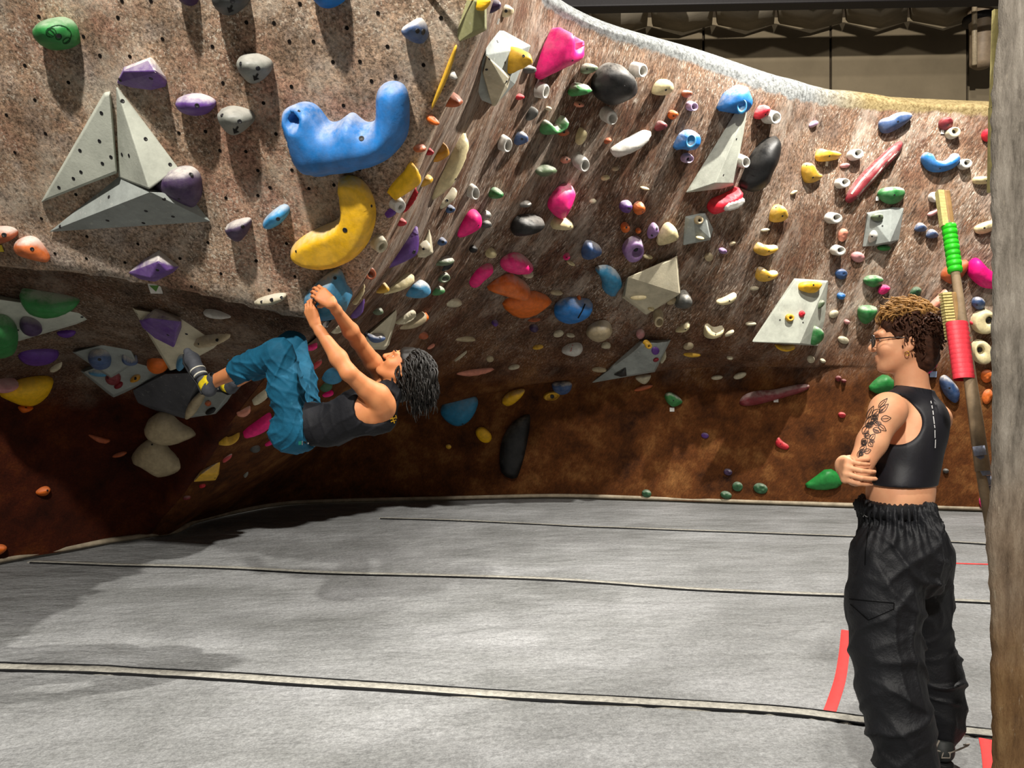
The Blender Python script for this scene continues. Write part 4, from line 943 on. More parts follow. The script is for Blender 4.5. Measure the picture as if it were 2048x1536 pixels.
pot('orange funnel hold below the cream horn cup', 'rust', 740, 547, 12, 13, -20, .06, chalk=.6, hole=.4, name='ring_jug', group='rings beside the near panel edge')
B('crimp_hold', 'slim cream blade hold right of the climber\'s grip', 'cream', [(706,610),(712,588),(724,556),(729,568),(724,592),(714,610)], .05, chalk=.2, lim=.8, it=1)
B('macro_hold', 'purple plate under the slim cream blade', 'purple', [(698,630),(710,608),(728,584),(728,606),(726,627),(708,640)], .05, chalk=.4, lim=.75, it=1)
B('log_hold', 'long cream peg hold beside the yellow knob', 'cream', [(756,590),(772,574),(800,556),(816,547),(829,550),(828,560),(797,580),(764,591)], .09, chalk=.3, lim=.7)
B('jug_hold', 'yellow knob with a pale end on the cream peg', 'ochre', [(746,584),(756,572),(764,559),(778,573),(776,582),(762,588)], .09, chalk=.5, lim=.7)
B('jug_hold', 'blue claw hold white with chalk near the green pegs', 'teal', [(808,592),(816,572),(830,562),(842,558),(858,568),(862,582),(852,596),(828,597)], .10, chalk=.9, lump=.05)
B('crimp_hold', 'pale green peg hold above the green ring', 'olive', [(866,531),(876,516),(898,512),(907,516),(904,523),(884,532)], .09, chalk=.8)
pot('olive ring hold in the middle of three green holds', 'olive', 889, 557, 12, 8, -20, .06, chalk=.7, hole=.5, name='ring_jug', group='green holds in the cave')
B('jug_hold', 'green cup hold lowest of three green holds', 'green', [(862,590),(866,574),(874,570),(890,576),(888,586),(874,592)], .07, chalk=.8)
B('crimp_hold', 'black leaf hold between the pale green peg and ring', 'black', [(879,543),(888,528),(905,513),(908,527),(896,542)], .04, chalk=.0)
E('foot_chip', 'small black ball hold left of the yellow stub', 'black', 946, 498, 8, 8, 0, .06, chalk=.1)
B('foot_chip', 'small yellow stub hold right of the black ball', 'cream', [(970,510),(974,497),(986,495),(994,506),(988,516),(976,516)], .07, chalk=.2)
B('jug_hold', 'pink hold with a chalked tail left of the orange plates', 'pink', [(938,574),(942,552),(954,534),(970,526),(986,528),(986,541),(970,557),(956,577)], .10, chalk=.35)
B('jug_hold', 'large pink hold with a pale nose above the orange plates', 'pink', [(999,532),(1003,514),(1028,505),(1048,512),(1058,522),(1068,532),(1062,544),(1046,549),(1015,546)], .12, chalk=.7, peak=(1045,520))
B('crimp_hold', 'small cream hold under the large pink nose', 'bone', [(1043,552),(1053,543),(1066,542),(1067,553),(1054,557)], .06, chalk=.2)
B('macro_hold', 'upper orange plate hold with a cream rounded tip', 'orange', [(969,578),(988,560),(1020,546),(1040,560),(1060,574),(1060,588),(1046,598),(1000,588)], .14, chalk=.55, peak=(1050,580), it=1)
B('macro_hold', 'lower wide orange plate hold', 'orange', [(1001,611),(1012,594),(1060,577),(1106,600),(1098,613),(1066,635),(1034,638)], .10, chalk=.2, it=1)
B('jug_hold', 'blue leaf hold with pale top left of the cream volume', 'teal', [(1187,536),(1200,531),(1218,532),(1238,547),(1247,570),(1238,580),(1228,597),(1205,582),(1203,556)], .10, chalk=.7, it=1, peak=(1230,548))
B('jug_hold', 'large blue clam hold with a slit', 'blue', [(1106,622),(1118,605),(1140,600),(1165,603),(1188,604),(1182,624),(1166,641),(1140,650),(1114,641)], .13, chalk=.55, peak=(1165,615))
line_decal(bpy.data.objects[[k for k in o_tree][-1]], 'slit', [[(1170,608),(1164,622),(1156,636)]], 2.6, M_mark, list(o_tree.values())[-1], .003)
cv = [x for x in bpy.data.objects if x.get('label') == 'big cream faceted volume with a moon shaped pocket'][0]
decal(cv, 'moon_pocket_shade', [[(1301,556),(1308,545),(1310,556),(1318,564),(1328,566),(1338,558),(1348,540),(1352,520),(1345,518),(1342,516),(1354,514),(1354,530),(1346,552),(1336,566),(1322,571),(1308,567)]], simple('painted_pocket_shade', '2b2722', .9, .1), RAY[[i for i, x in enumerate(RAY)][-1]] if False else [t for t in RAY if t.ray_cast(CAM, ray(1300, 580))[0] is not None][-1], .003)  # flat decal: the pocket's inner shade is painted on as dark colour
B('sloper_hold', 'grey rock hold at the right of the cream volume', 'dgrey', [(1348,612),(1356,590),(1368,582),(1378,586),(1388,606),(1376,618),(1356,617)], .12, chalk=.8)
pot('tan hooded pocket hold below the cream volume', 'tan', 1318, 644, 9, 11, 25, .10, chalk=.3, hole=.62, name='pocket_hold', group='hooded pockets')
B('jug_hold', 'grey cream clam hold right of the blue clam', 'tan', [(1168,664),(1188,649),(1208,645),(1222,650),(1227,668),(1203,686),(1182,681)], .11, chalk=.5)
B('crimp_hold', 'small cream piece under the grey cream clam', 'bone', [(1200,694),(1208,684),(1222,688),(1221,697),(1210,698)], .04, chalk=.2)
B('foot_chip', 'red and white striped foothold above the pointed volume', 'rose', ellipse(1281, 669, 9, 9, 40), .05, chalk=.6, ribs=300)
pot('yellow ring on the pointed volume\'s light face', 'ochre', 1298, 692, 6, 6, 0, .025, hole=.4, chalk=.1, group='dots on the pointed volume')
E('foot_chip', 'small purple dot on the pointed volume', 'purple', 1311, 702, 8, 8, 30, .02, chalk=.1)
E('foot_chip', 'small dark red dot on the pointed volume', 'dred', 1312, 720, 6, 4, -20, .02, chalk=0)
B('foot_chip', 'black triangular foothold on the pointed volume\'s dark face', 'black', [(1228,750),(1252,732),(1253,752),(1242,754)], .03, chalk=.3, it=0)
B('crimp_hold', 'cream hold sticking out under the pointed volume', 'bone', [(1264,752),(1306,746),(1296,766),(1285,770)], .06, chalk=.3)
B('crimp_hold', 'cream hold peeking out right of the pointed volume', 'bone', [(1320,726),(1326,704),(1333,700),(1331,716),(1324,728)], .05, chalk=.3)
B('jug_hold', 'red and white hold in the dark band', 'white', [(1120,702),(1138,690),(1164,688),(1167,702),(1152,715),(1130,709)], .08, chalk=.1)
decal(bpy.data.objects[list(o_tree)[-1]], 'red_patch', [[(1128,700),(1136,691),(1146,690),(1143,700),(1150,705),(1140,703)]], plastic(PAL['red']), list(o_tree.values())[-1])
B('log_hold', 'long thin orange strip hold in the dark middle', 'salmon', [(907,747),(936,741),(970,738),(992,737),(980,745),(944,753),(924,752)], .05, chalk=.2)
B('macro_hold', 'big blue hold with a chalky bottom low in the cave', 'teal', [(878,822),(892,797),(935,784),(959,796),(951,826),(936,846),(914,855),(890,842)], .18, [(925,848,.014)], .3, peak=(925,830))
B('jug_hold', 'yellow leaf hold with a cream spot above the kicker', 'yellow', [(1001,807),(1010,790),(1028,780),(1052,776),(1046,792),(1020,815)], .09, chalk=.35)
B('jug_hold', 'chalky blue claw hold at the top of the kicker', 'navy', [(1100,766),(1122,762),(1146,764),(1141,784),(1126,791),(1110,787)], .09, chalk=.9, lump=.05)
pot('thin yellow ring beside the chalky blue claw', 'ochre', 1103, 793, 15, 8, -10, .04, hole=.75, chalk=.1, name='ring_jug', group='rings low on the wall')
B('jug_hold', 'yellow block hold left of the tall black one', 'yellow', [(948,862),(964,850),(986,870),(979,887),(960,884)], .09, chalk=.1)
E('foot_chip', 'tiny yellow ring foothold under the climber\'s back', 'ochre', 897, 893, 6, 5, 20, .04, chalk=.2)
B('macro_hold', 'tall black blade hold on the rust kicker', 'black', [(998,922),(1002,882),(1015,857),(1030,840),(1058,825),(1062,840),(1052,900),(1040,942),(1031,960),(1004,951)], .10, [(1010,915,.007)], .15, it=1, prof='soft')
B('jug_hold', 'small green hold low in the middle with a tag', 'green', [(1327,790),(1338,782),(1350,788),(1362,797),(1367,806),(1346,816),(1334,806)], .09, [(1347,801,.008)], .7)
card('white tag under the small green hold', 1344, 819, 9, 8)
B('root_hold', 'long dark red root hold lying low on the right', 'dred', [(1476,810),(1484,791),(1510,781),(1548,780),(1595,768),(1621,768),(1616,781),(1562,797),(1502,813)], .08, chalk=.5, ribs=220)
card('white tag under the low red root', 1552, 801, 9, 7)
B('root_hold', 'long red root hold slanting up on the right', 'dred', [(1690,402),(1694,386),(1716,355),(1742,330),(1794,281),(1808,283),(1802,305),(1764,343),(1736,376),(1716,396),(1699,408)], .09, chalk=.25, ribs=0, lump=.06)
rt_ = bpy.data.objects[list(o_tree)[-1]]; rc_ = simple('root_pale_strand', 'b9a49c', .7)
line_decal(rt_, 'pale_strand', [[(1703,388),(1722,362),(1744,338),(1768,314),(1790,293)]], 4, rc_, o_tree[rt_.name], .004)
line_decal(rt_, 'pale_strand', [[(1714,393),(1734,370),(1752,350),(1772,326),(1796,302)]], 3, rc_, o_tree[rt_.name], .004)
B('jug_hold', 'yellow block hold on top of the trapezoid volume', 'yellow', [(1599,576),(1602,562),(1640,562),(1643,572),(1632,588),(1606,582)], .08, [(1627,570)], .3)
pot('small yellow ring on the trapezoid volume', 'ochre', 1581, 635, 8, 7, 0, .03, hole=.4, chalk=.1, group='dots on the trapezoid volume')
E('foot_chip', 'small red crystal on the trapezoid volume', 'red', 1604, 628, 6, 7, 0, .03, chalk=.1, lump=.02)
B('jug_hold', 'pale green hold on the trapezoid volume\'s right face', 'olive', [(1635,618),(1637,603),(1645,598),(1648,608),(1642,617)], .04, chalk=.4)
B('jug_hold', 'green and white egg hold at the trapezoid\'s lower right corner', 'green', [(1621,688),(1624,662),(1628,650),(1637,655),(1646,672),(1640,686),(1628,692)], .10, chalk=.9)
B('crimp_hold', 'yellow crescent hold under the trapezoid volume', 'yellow', [(1549,689),(1570,694),(1592,690),(1586,699),(1568,703),(1554,698)], .06, chalk=.3)
B('jug_hold', 'grey blue bar hold at the upper right', 'navy', [(1757,251),(1761,238),(1778,234),(1792,225),(1816,223),(1828,234),(1802,255),(1768,271)], .10, [(1796,243)], .95)
B('jug_hold', 'dark red ball hold at the upper right', 'dred', ellipse(1892, 247, 14, 13), .09, [(1896,250,.008)], .3)
card('white tag below the dark red ball', 1884, 264, 6, 8)
B('macro_hold', 'blue crescent hold with a chalked middle on the right', 'blue', [(1841,320),(1844,308),(1853,303),(1862,308),(1868,320),(1884,323),(1900,317),(1908,303),(1924,316),(1912,335),(1882,346),(1856,342)], .10, [(1880,337,.008)], .75)
B('jug_hold', 'green hold with a pale top above the small faceted volume', 'green', [(1755,387),(1763,376),(1782,373),(1803,374),(1811,384),(1806,400),(1784,411),(1764,402)], .10, [(1789,390)], .75)
card('white tag left of the pale topped green hold', 1754, 397, 6, 8)
B('foot_chip', 'grey green foothold on the small faceted volume', 'olive', [(1740,434),(1748,427),(1762,426),(1768,434),(1764,442),(1750,442)], .05, [(1759,432)], .5)
B('foot_chip', 'white foothold on the small faceted volume', 'white', [(1735,482),(1738,466),(1748,459),(1756,468),(1754,478),(1742,486)], .05, [(1744,473)], .5)
E('crimp_hold', 'green hold under the small faceted volume', 'green', 1768, 496, 14, 6, 0, .05, chalk=.1)
for lb, x, y in (('left of two grey duckbill holds beside the brush pole', 1842, 455), ('right of two grey duckbill holds beside the brush pole', 1865, 468)):
    B('crimp_hold', lb, 'navy', [(x-14,y+7),(x-10,y-4),(x-1,y-12),(x+12,y-2),(x+12,y+6),(x,y+9)], .07, chalk=.9)
B('crimp_hold', 'pink smile hold left of the brush pole top', 'rose', [(1853,430),(1866,420),(1880,412),(1881,422),(1862,434)], .06, chalk=.5)
B('jug_hold', 'cream tile hold tucked behind the pillar', 'cream', [(1946,456),(1962,446),(1990,438),(1990,461),(1956,471)], .08, [(1969,456)], .3)
B('jug_hold', 'cream bar hold higher beside the pillar', 'cream', [(1945,361),(1950,352),(1984,353),(1984,368),(1950,369)], .08, [(1974,361)], .3)
E('jug_hold', 'red hold at the pillar\'s upper edge', 'hotred', 1976, 270, 12, 13, 0, .09, chalk=.1)
B('macro_hold', 'big hot pink kidney hold beside the pillar', 'pink', [(1934,546),(1938,524),(1949,514),(1960,518),(1974,536),(1998,552),(1998,578),(1966,577),(1946,562)], .12, chalk=0)
B('jug_hold', 'rust orange hold behind the green taped pole', 'rust', [(1881,553),(1888,537),(1912,524),(1934,517),(1938,530),(1928,552),(1908,571),(1888,562)], .11, chalk=.15)
B('jug_hold', 'green oval hold left of the bright pink nugget', 'green', [(1725,563),(1733,552),(1752,549),(1769,557),(1762,571),(1742,576)], .09, chalk=.65)
B('foot_chip', 'bright pink nugget beside the green oval hold', 'pink', [(1756,585),(1760,572),(1770,568),(1783,575),(1774,587),(1762,590)], .07, chalk=.3)
B('foot_chip', 'dark green nub above the standing person\'s hair', 'dgreen', [(1819,589),(1824,578),(1834,572),(1844,578),(1842,590),(1828,594)], .07, [(1834,583,.008)], .3)
B('jug_hold', 'green block hold left of the standing person\'s hair', 'green', [(1716,632),(1717,614),(1735,610),(1754,613),(1755,624),(1745,642),(1730,650),(1720,642)], .10, chalk=.6)
B('jug_hold', 'salmon finger hold between hair and brush', 'salmon', [(1852,620),(1866,602),(1884,586),(1892,576),(1896,588),(1886,606),(1866,622)], .08, chalk=.4)
B('jug_hold', 'blue hold half white with chalk near the pillar', 'navy', [(1943,610),(1946,596),(1957,592),(1970,600),(1971,614),(1958,622)], .08, [(1954,610)], .8)
pot('cream ring hold upper of two beside the pillar', 'cream', 1974, 646, 23, 22, -20, .10, chalk=.3, hole=.4, holepos=(.3, -.2), name='pocket_hold', group='cream pocket holds by the pillar')
pot('cream ring hold lower of two beside the pillar', 'cream', 1968, 706, 18, 23, -20, .10, chalk=.3, hole=.42, holepos=(-.3, -.2), name='pocket_hold', group='cream pocket holds by the pillar')
B('jug_hold', 'pink hold beside the standing person\'s neck', 'pink', [(1846,752),(1850,730),(1860,714),(1870,712),(1876,724),(1868,740),(1852,752)], .10, chalk=.05)
card('blue and white tag under the pink hold by the neck', 1866, 748, 12, 12, color=simple('tag_blue', '9db4d6', .6))
B('sloper_hold', 'blue hold patched with white right of the shoulder', 'navy', [(1879,764),(1882,751),(1892,749),(1908,764),(1921,782),(1918,802),(1908,808),(1888,788)], .10, [(1899,776)], .8)
B('wedge_hold', 'green wedge hold above the standing person\'s shoulder', 'green', [(1735,778),(1752,758),(1771,746),(1792,764),(1790,786),(1756,789)], .11, chalk=.1, it=1)
B('wedge_hold', 'flat bright green hold behind the folded hands', 'green', [(1604,973),(1630,954),(1656,934),(1684,950),(1684,974),(1642,982)], .10, chalk=0, it=1)
for lb, x, y, rx, ry, c in (
    ('pink chunk behind the yellow bristled brush', 1920, 640, 13, 18, 'pink'), ('small red nub right of the pole by the pillar', 1946, 646, 6, 5, 'hotred'),
    ('orange block upper of two low beside the pillar', 1974, 752, 12, 14, 'orange'), ('orange block lower of two low beside the pillar', 1975, 793, 10, 16, 'orange'),
    ('tiny red foothold left of the standing person\'s neck', 1677, 757, 6, 6, 'dred'), ('red flower foothold left of the tattooed arm', 1684, 830, 8, 6, 'red'), ('pink foothold in the gap above the bright blue nub', 1694, 644, 5, 5, 'rose'),
    ('tiny purple foothold upper on the kicker', 1410, 871, 8, 6, 'purple'), ('tiny purple foothold lower on the kicker', 1456, 944, 9, 7, 'dpurple'), ('dark grey bolt-on nub right of the black top', 1892, 942, 6, 5, 'dgrey'),
    ('green foothold lowest left above the mat', 1293, 987, 10, 8, 'dgreen'), ('green foothold left of three near the mat', 1452, 990, 12, 8, 'dgreen'), ('green foothold middle and highest of three near the mat', 1475, 973, 11, 10, 'dgreen'), ('green foothold right of three near the mat', 1521, 977, 15, 11, 'dgreen'),
    ('small pink crystal between two round white jugs', 1686, 470, 9, 14, 'salmon'), ('red crystal with white top right of the jug column', 1716, 514, 14, 11, 'rose'), ('navy crystal under the round jug column', 1683, 548, 12, 11, 'navy'), ('tiny blue crystal under the navy one', 1683, 592, 8, 7, 'blue'),
    ('violet nub beside the small tan chip', 1446, 502, 8, 6, 'mauve'), ('dark purple dot in the dark middle left', 990, 646, 7, 6, 'purple'), ('dark purple knob in the dark middle right', 1068, 657, 9, 8, 'dpurple'), ('orange crumb hold near the climber\'s forehead', 845, 670, 12, 9, 'rust'),
    ('dark red scrap hold low left of the tattooed arm', 1688, 762, 5, 4, 'dred')):
    E('foot_chip', lb, c, x, y, rx, ry, 15, .05, chalk=.3 if c not in ('pink',) else 0, lump=.03, group='small footholds')
B('foot_chip', 'red leaf foothold on the kicker wall', 'red', [(1549,888),(1556,872),(1564,882),(1580,892),(1574,901),(1558,896)], .05, [(1561,888,.006)], .2, it=1)
B('jug_hold', 'tan bean hold with an orange end between arms and hair', 'tan', [(783,652),(800,660),(830,657),(852,640),(854,628),(842,624),(826,634),(806,644)], .08, chalk=.2)
E('crimp_hold', 'orange end cap hold at the tip of the tan bean', 'orange', 846, 634, 9, 11, 30, .09, chalk=.1)
B('jug_hold', 'cream looped hold behind the tan bean', 'bone', [(786,648),(800,632),(820,620),(833,622),(828,634),(806,648)], .07, chalk=.3, prof='dish')
B('crimp_hold', 'slate blue hold on the cream triangular volume', 'navy', [(732,672),(752,668),(772,670),(768,682),(746,688)], .06, [(760,676,.009)], .8)
card('small white tag under the teal teardrop hold', 650, 646, 12, 14)
B('crimp_hold', 'cream looped hold under the teal teardrop', 'bone', [(656,660),(668,648),(690,642),(696,650),(684,662),(664,668)], .05, chalk=.3, prof='dish')
B('crimp_hold', 'chalky pale hold above the fallen purple plate', 'olive', [(742,622),(752,612),(764,616),(768,626),(752,632)], .06, chalk=.5)
E('crimp_hold', 'white rocky hold in the shade right of the cave', 'bone', 905, 605, 20, 10, 5, .06, chalk=.3, lump=.04)
B('jug_hold', 'pink and white block at the pillar foot', 'pink', [(1958,988),(1998,986),(1998,1018),(1960,1020)], .10, chalk=.6)
# ------------------------------------------------------------------ bodies: smooth distance fields meshed into one surface
class Field:
    def __init__(s, lo, hi, res):
        s.lo = np.array(lo, np.float32); s.res = res
        s.n = np.ceil((np.array(hi)-np.array(lo))/res).astype(int)+1
        s.v = np.full(s.n, .2, np.float32)
    def sub(s, lo, hi, pad):
        i0 = np.maximum(np.floor((np.array(lo)-pad-s.lo)/s.res).astype(int), 0)
        i1 = np.minimum(np.ceil((np.array(hi)+pad-s.lo)/s.res).astype(int)+1, s.n)
        if (i1 <= i0).any(): return None
        sl = tuple(slice(a, b) for a, b in zip(i0, i1))
        ax = [s.lo[k]+s.res*np.arange(i0[k], i1[k], dtype=np.float32) for k in range(3)]
        return sl, ax[0][:, None, None], ax[1][None, :, None], ax[2][None, None, :]
    def put(s, sl, d, k, mode='u'):
        a = s.v[sl]
        if mode == 'u':
            if k > 0:
                h = np.maximum(k-np.abs(a-d), 0)/k; s.v[sl] = np.minimum(a, d)-h*h*k*.25
            else: s.v[sl] = np.minimum(a, d)
        else:
            d = -d
            if k > 0:
                h = np.maximum(k-np.abs(a-d), 0)/k; s.v[sl] = np.maximum(a, d)+h*h*k*.25
            else: s.v[sl] = np.maximum(a, d)
    def rc(s, a, b, ra, rb, k=.02, mode='u', flat=None):
        a = np.array(tuple(a), np.float32); b = np.array(tuple(b), np.float32); m = max(ra, rb)
        q = s.sub(np.minimum(a, b)-m, np.maximum(a, b)+m, .04+k)
        if q is None: return
        sl, x, y, z = q; ab = b-a; L = float(ab @ ab)+1e-12
        px, py, pz = x-a[0], y-a[1], z-a[2]
        t = np.clip((px*ab[0]+py*ab[1]+pz*ab[2])/L, 0, 1)
        d = np.sqrt((px-t*ab[0])**2+(py-t*ab[1])**2+(pz-t*ab[2])**2)-(ra+t*(rb-ra))
        s.put(sl, d, k, mode)
    def ell(s, c, r, M=None, k=.02, mode='u'):
        """ellipsoid, M rows are the local axes"""
        c = np.array(tuple(c), np.float32); m = max(r)
        q = s.sub(c-m, c+m, .04+k)
        if q is None: return
        sl, x, y, z = q; p = (x-c[0], y-c[1], z-c[2])
        if M is None: l = p
        else: l = [p[0]*float(ax[0])+p[1]*float(ax[1])+p[2]*float(ax[2]) for ax in M]
        k0 = np.sqrt((l[0]/r[0])**2+(l[1]/r[1])**2+(l[2]/r[2])**2); k1 = np.sqrt((l[0]/r[0]**2)**2+(l[1]/r[1]**2)**2+(l[2]/r[2]**2)**2)+1e-6
        s.put(sl, k0*(k0-1)/k1, k, mode)
    def half(s, p, n, k=0):
        """keep the side against n"""
        n = Vector(n).normalized(); x, y, z = [s.lo[i]+s.res*np.arange(s.n[i], dtype=np.float32) for i in range(3)]
        d = (x[:, None, None]-p[0])*n.x+(y[None, :, None]-p[1])*n.y+(z[None, None, :]-p[2])*n.z
        s.v = np.maximum(s.v, d)
    def pts(s):
        x, y, z = np.meshgrid(*[s.lo[i]+s.res*np.arange(s.n[i], dtype=np.float32) for i in range(3)], indexing='ij'); return x, y, z
    def wrinkle(s, fn, band=.03):
        m = np.abs(s.v) < band; ii = np.nonzero(m); p = np.stack([s.lo[k]+s.res*ii[k] for k in range(3)], -1)
        s.v[ii] += fn(p).astype(np.float32)
    def mesh(s, name):
        v = s.v; n = s.n; neg = v < 0; cn = n-1
        pos = []; cells = []; quads = []
        for ax in range(3):
            o = [1 if k == ax else 0 for k in range(3)]
            A = tuple(slice(0, n[k]-o[k]) for k in range(3)); Bs = tuple(slice(o[k], n[k]) for k in range(3))
            cr = neg[A] != neg[Bs]; ii = np.stack(np.nonzero(cr), 1)
            u, w = (ax+1) % 3, (ax+2) % 3
            ok = (ii[:, u] > 0) & (ii[:, w] > 0) & (ii[:, u] < cn[u]) & (ii[:, w] < cn[w]); ii = ii[ok]
            v0 = v[ii[:, 0], ii[:, 1], ii[:, 2]]; jj = ii+np.array(o); v1 = v[jj[:, 0], jj[:, 1], jj[:, 2]]
            t = v0/(v0-v1); p = ii.astype(np.float32); p[:, ax] += t
            q = []
            for du, dw in ((0, 0), (-1, 0), (-1, -1), (0, -1)):
                c = ii.copy(); c[:, u] += du; c[:, w] += dw
                cid = (c[:, 0]*cn[1]+c[:, 1])*cn[2]+c[:, 2]
                cells.append(cid); pos.append(p); q.append(cid)
            q = np.stack(q, 1); fl_ = v0 > 0; q[fl_] = q[fl_][:, ::-1]; quads.append(q)
        cells = np.concatenate(cells); pos = np.concatenate(pos); quads = np.concatenate(quads)
        uq, inv = np.unique(cells, return_inverse=True)
        cnt = np.bincount(inv); P3 = np.stack([np.bincount(inv, pos[:, k])/cnt for k in range(3)], 1)
        P3 = P3*s.res+s.lo; fq = np.searchsorted(uq, quads)
        me = bpy.data.meshes.new(name)
        me.vertices.add(len(P3)); me.vertices.foreach_set('co', P3.astype(np.float32).ravel())
        me.loops.add(fq.size); me.loops.foreach_set('vertex_index', fq.ravel().astype(np.int32))
        me.polygons.add(len(fq)); me.polygons.foreach_set('loop_start', np.arange(0, fq.size, 4, dtype=np.int32)); me.polygons.foreach_set('loop_total', np.full(len(fq), 4, np.int32))
        me.update(calc_edges=True); me.validate(); me.polygons.foreach_set('use_smooth', [True]*len(me.polygons))
        s.P3, s.fq = P3, fq
        return me
    def tree(s): return BVHTree.FromPolygons([Vector(p) for p in s.P3.tolist()], s.fq.tolist())

def head(f, c, Fw, U, sc=1.0, ears=(1, -1)):
    """face forward Fw, up U"""
    c = Vector(c); Fw = Vector(Fw).normalized(); R = Fw.cross(U).normalized(); U = R.cross(Fw).normalized(); M = (R, Fw, U)
    q = lambda r, fw, u: c+(R*r+Fw*fw+U*u)*sc
    e = lambda r, fw, u, rr, k=.02, mode='u': f.ell(q(r, fw, u), [x*sc for x in rr], M, k, mode)
    e(0, -.012, .035, (.076, .098, .088))
    e(0, .028, -.02, (.066, .066, .088), .03)
    e(0, .048, -.072, (.040, .040, .038), .03)
    e(0, .078, -.100, (.022, .020, .018), .025)
    for s in (1, -1):
        f.rc(q(s*.055, -.005, -.050), q(s*.024, .062, -.094), .016*sc, .014*sc, .03)
        e(s*.040, .066, -.028, (.026, .024, .022), .03)
        f.rc(q(s*.012, .096, .030), q(s*.045, .082, .030), .010*sc, .010*sc, .015)
    f.rc(q(0, .094, .022), q(0, .116, -.022), .007*sc, .011*sc, .012)
    e(0, .112, -.028, (.017, .013, .010), .010)
    e(0, .096, -.058, (.022, .010, .0065), .010); e(0, .094, -.071, (.020, .011, .0075), .010)
    f.rc(q(-.018, .104, -.0645), q(.018, .104, -.0645), .0022, .0022, .003, 's')
    for s in (1, -1): e(s*.031, .098, .008, (.016, .010, .009), .012, 's')
    for s in ears:
        e(s*.079, -.014, -.010, (.011, .021, .033), .010); e(s*.091, -.008, -.006, (.008, .012, .020), .004, 's')
        e(s*.077, -.002, -.040, (.008, .009, .010), .008)
    return q, M
def eyes(q, M, sc, parent, name_iris):
    for s in (1, -1):
        w_ = MB(); c = q(s*.031, .0745, .006); r = .0125*sc
        sphere(w_, c, r, 10); o = w_.build('eyeball', simple('eye_white', 'e6e0da', .25, .5, var=.05, bump=0), parent, True)
        i = MB(); sphere(i, c+M[1]*.0055*sc, .0078*sc, 8); ir = i.build('iris', simple(name_iris, '3a2416', .25, .5, bump=0), o, True)
        ir.matrix_parent_inverse = Matrix.Identity(4); ir.location = (0, 0, 0)
def sphere(b, c, r, n=8):
    vs = []; fs = []; c = Vector(c)
    for i in range(n+1):
        th = math.pi*i/n
        for j in range(n*2): ph = math.pi*j/n; vs.append(c+Vector((math.sin(th)*math.cos(ph), math.sin(th)*math.sin(ph), math.cos(th)))*r)
    for i in range(n):
        for j in range(n*2): a = i*n*2+j; b2 = i*n*2+(j+1) % (n*2); fs.append((a, a+n*2, b2+n*2, b2))
    b.add(vs, fs)
def hand(f, wrist, D, Nb, sc=1.0, curl=(.5, .7, .5), thumb_side=1, spread=.06, wr=.026, thumb=None, curls=None):
    """palm runs along D, Nb is the back of the hand; thumb on thumb_side of Nb x D"""
    D = Vector(D).normalized(); Nb = (Vector(Nb)-D*Vector(Nb).dot(D)).normalized(); S = Nb.cross(D)*thumb_side
    W = Vector(wrist); L = .082*sc
    kn = []
    for i, (off, ln) in enumerate(((.030, .98), (.010, 1.04), (-.011, 1.0), (-.030, .90))):
        k = W+D*L*ln+S*off*sc+Nb*(.004*sc); kn.append(k)
        f.rc(W+S*off*.55*sc+D*.008, k, .017*sc, .0125*sc, .012)
    f.ell(W+D*.045*sc-Nb*.006*sc, (.038*sc, .044*sc, .016*sc), (S, D, Nb), .012)
    tips = []
    for i, ((l1, l2, l3), r) in enumerate((((.043, .026, .021), .0088), ((.047, .030, .022), .0090), ((.043, .028, .021), .0086), ((.034, .021, .018), .0076))):
        d = (D+S*(.03-.02*i)*spread*10).normalized(); p = kn[i]; cc = curls[i] if curls else curl
        for j, l in enumerate((l1, l2, l3)):
            ax = d.cross(Nb).normalized() if j == 0 else ax0
            if j == 0: ax0 = ax
            d = Quaternion(ax, -cc[j]) @ d
            e = p+d*l*sc; f.rc(p, e, r*sc*(1-.08*j), r*sc*(.92-.08*j), .0035); p = e
        tips.append(p)
    tb = W+D*.022*sc+S*.022*sc-Nb*.004*sc
    th = thumb or (D*.75+S*.62-Nb*.25, D*.95+S*.1-Nb*.35, D*.85-S*.2-Nb*.4)
    p = tb
    for j, l in enumerate((.040, .032, .026)):
        d = Vector(th[j]).normalized(); e = p+d*l*sc; f.rc(p, e, (.0155, .0110, .0100)[j]*sc, (.0112, .0102, .0085)[j]*sc, .006); p = e
    return tips

def skin_mat(name, hexc, red='b8583c'):
    a = N(name); co = a.coord(); n1 = a.noise(co, 14, 5, .6)
    c = a.mix(a.ramp(n1, [(.38, G(0)), (.7, G(.35))]), lin(hexc), lin(red))
    m = a.done(c, .6, a.bump(a.noise(co, 220, 3, .6), .12, .001), .4)
    a.b.inputs['Subsurface Weight'].default_value = .12; a.b.inputs['Subsurface Radius'].default_value = (.012, .005, .003); a.b.inputs['Subsurface Scale'].default_value = .6
    return m
def cloth_mat(name, hexc, var=.3, nz=9, wear=None):
    a = N(name); co = a.coord(); b = lin(hexc)
    c = a.ramp(a.noise(co, nz, 6, .65), [(.3, tuple(x*(1-var) for x in b[:3])), (.6, b)])
    if wear: c = a.mix(a.ramp(a.noise(co, 16, 7, .75), [(.60, G(0)), (.74, G(.5))]), c, lin(wear))
    bm_ = a.bump(a.noise(co, 18, 5, .6), .45, .012); bm_ = a.bump(a.noise(co, 300, 2), .15, .001, bm_)
    return a.done(c, .75, bm_, .2)
def folds(dirs):
    """sum of sharp directional folds: (direction, frequency, amplitude, warp)"""
    def fn(p):
        r = 0
        for d, fr, am, wp, sd in dirs:
            d = np.array(Vector(d).normalized()); ph = p @ d*fr+wp*vnoise(p, 6, sd)
            g = vnoise(p, 7, sd+11)*.5+.5
            r = r-am*g*g*np.exp(-(np.sin(ph)/.42)**2)
        return r
    return fn

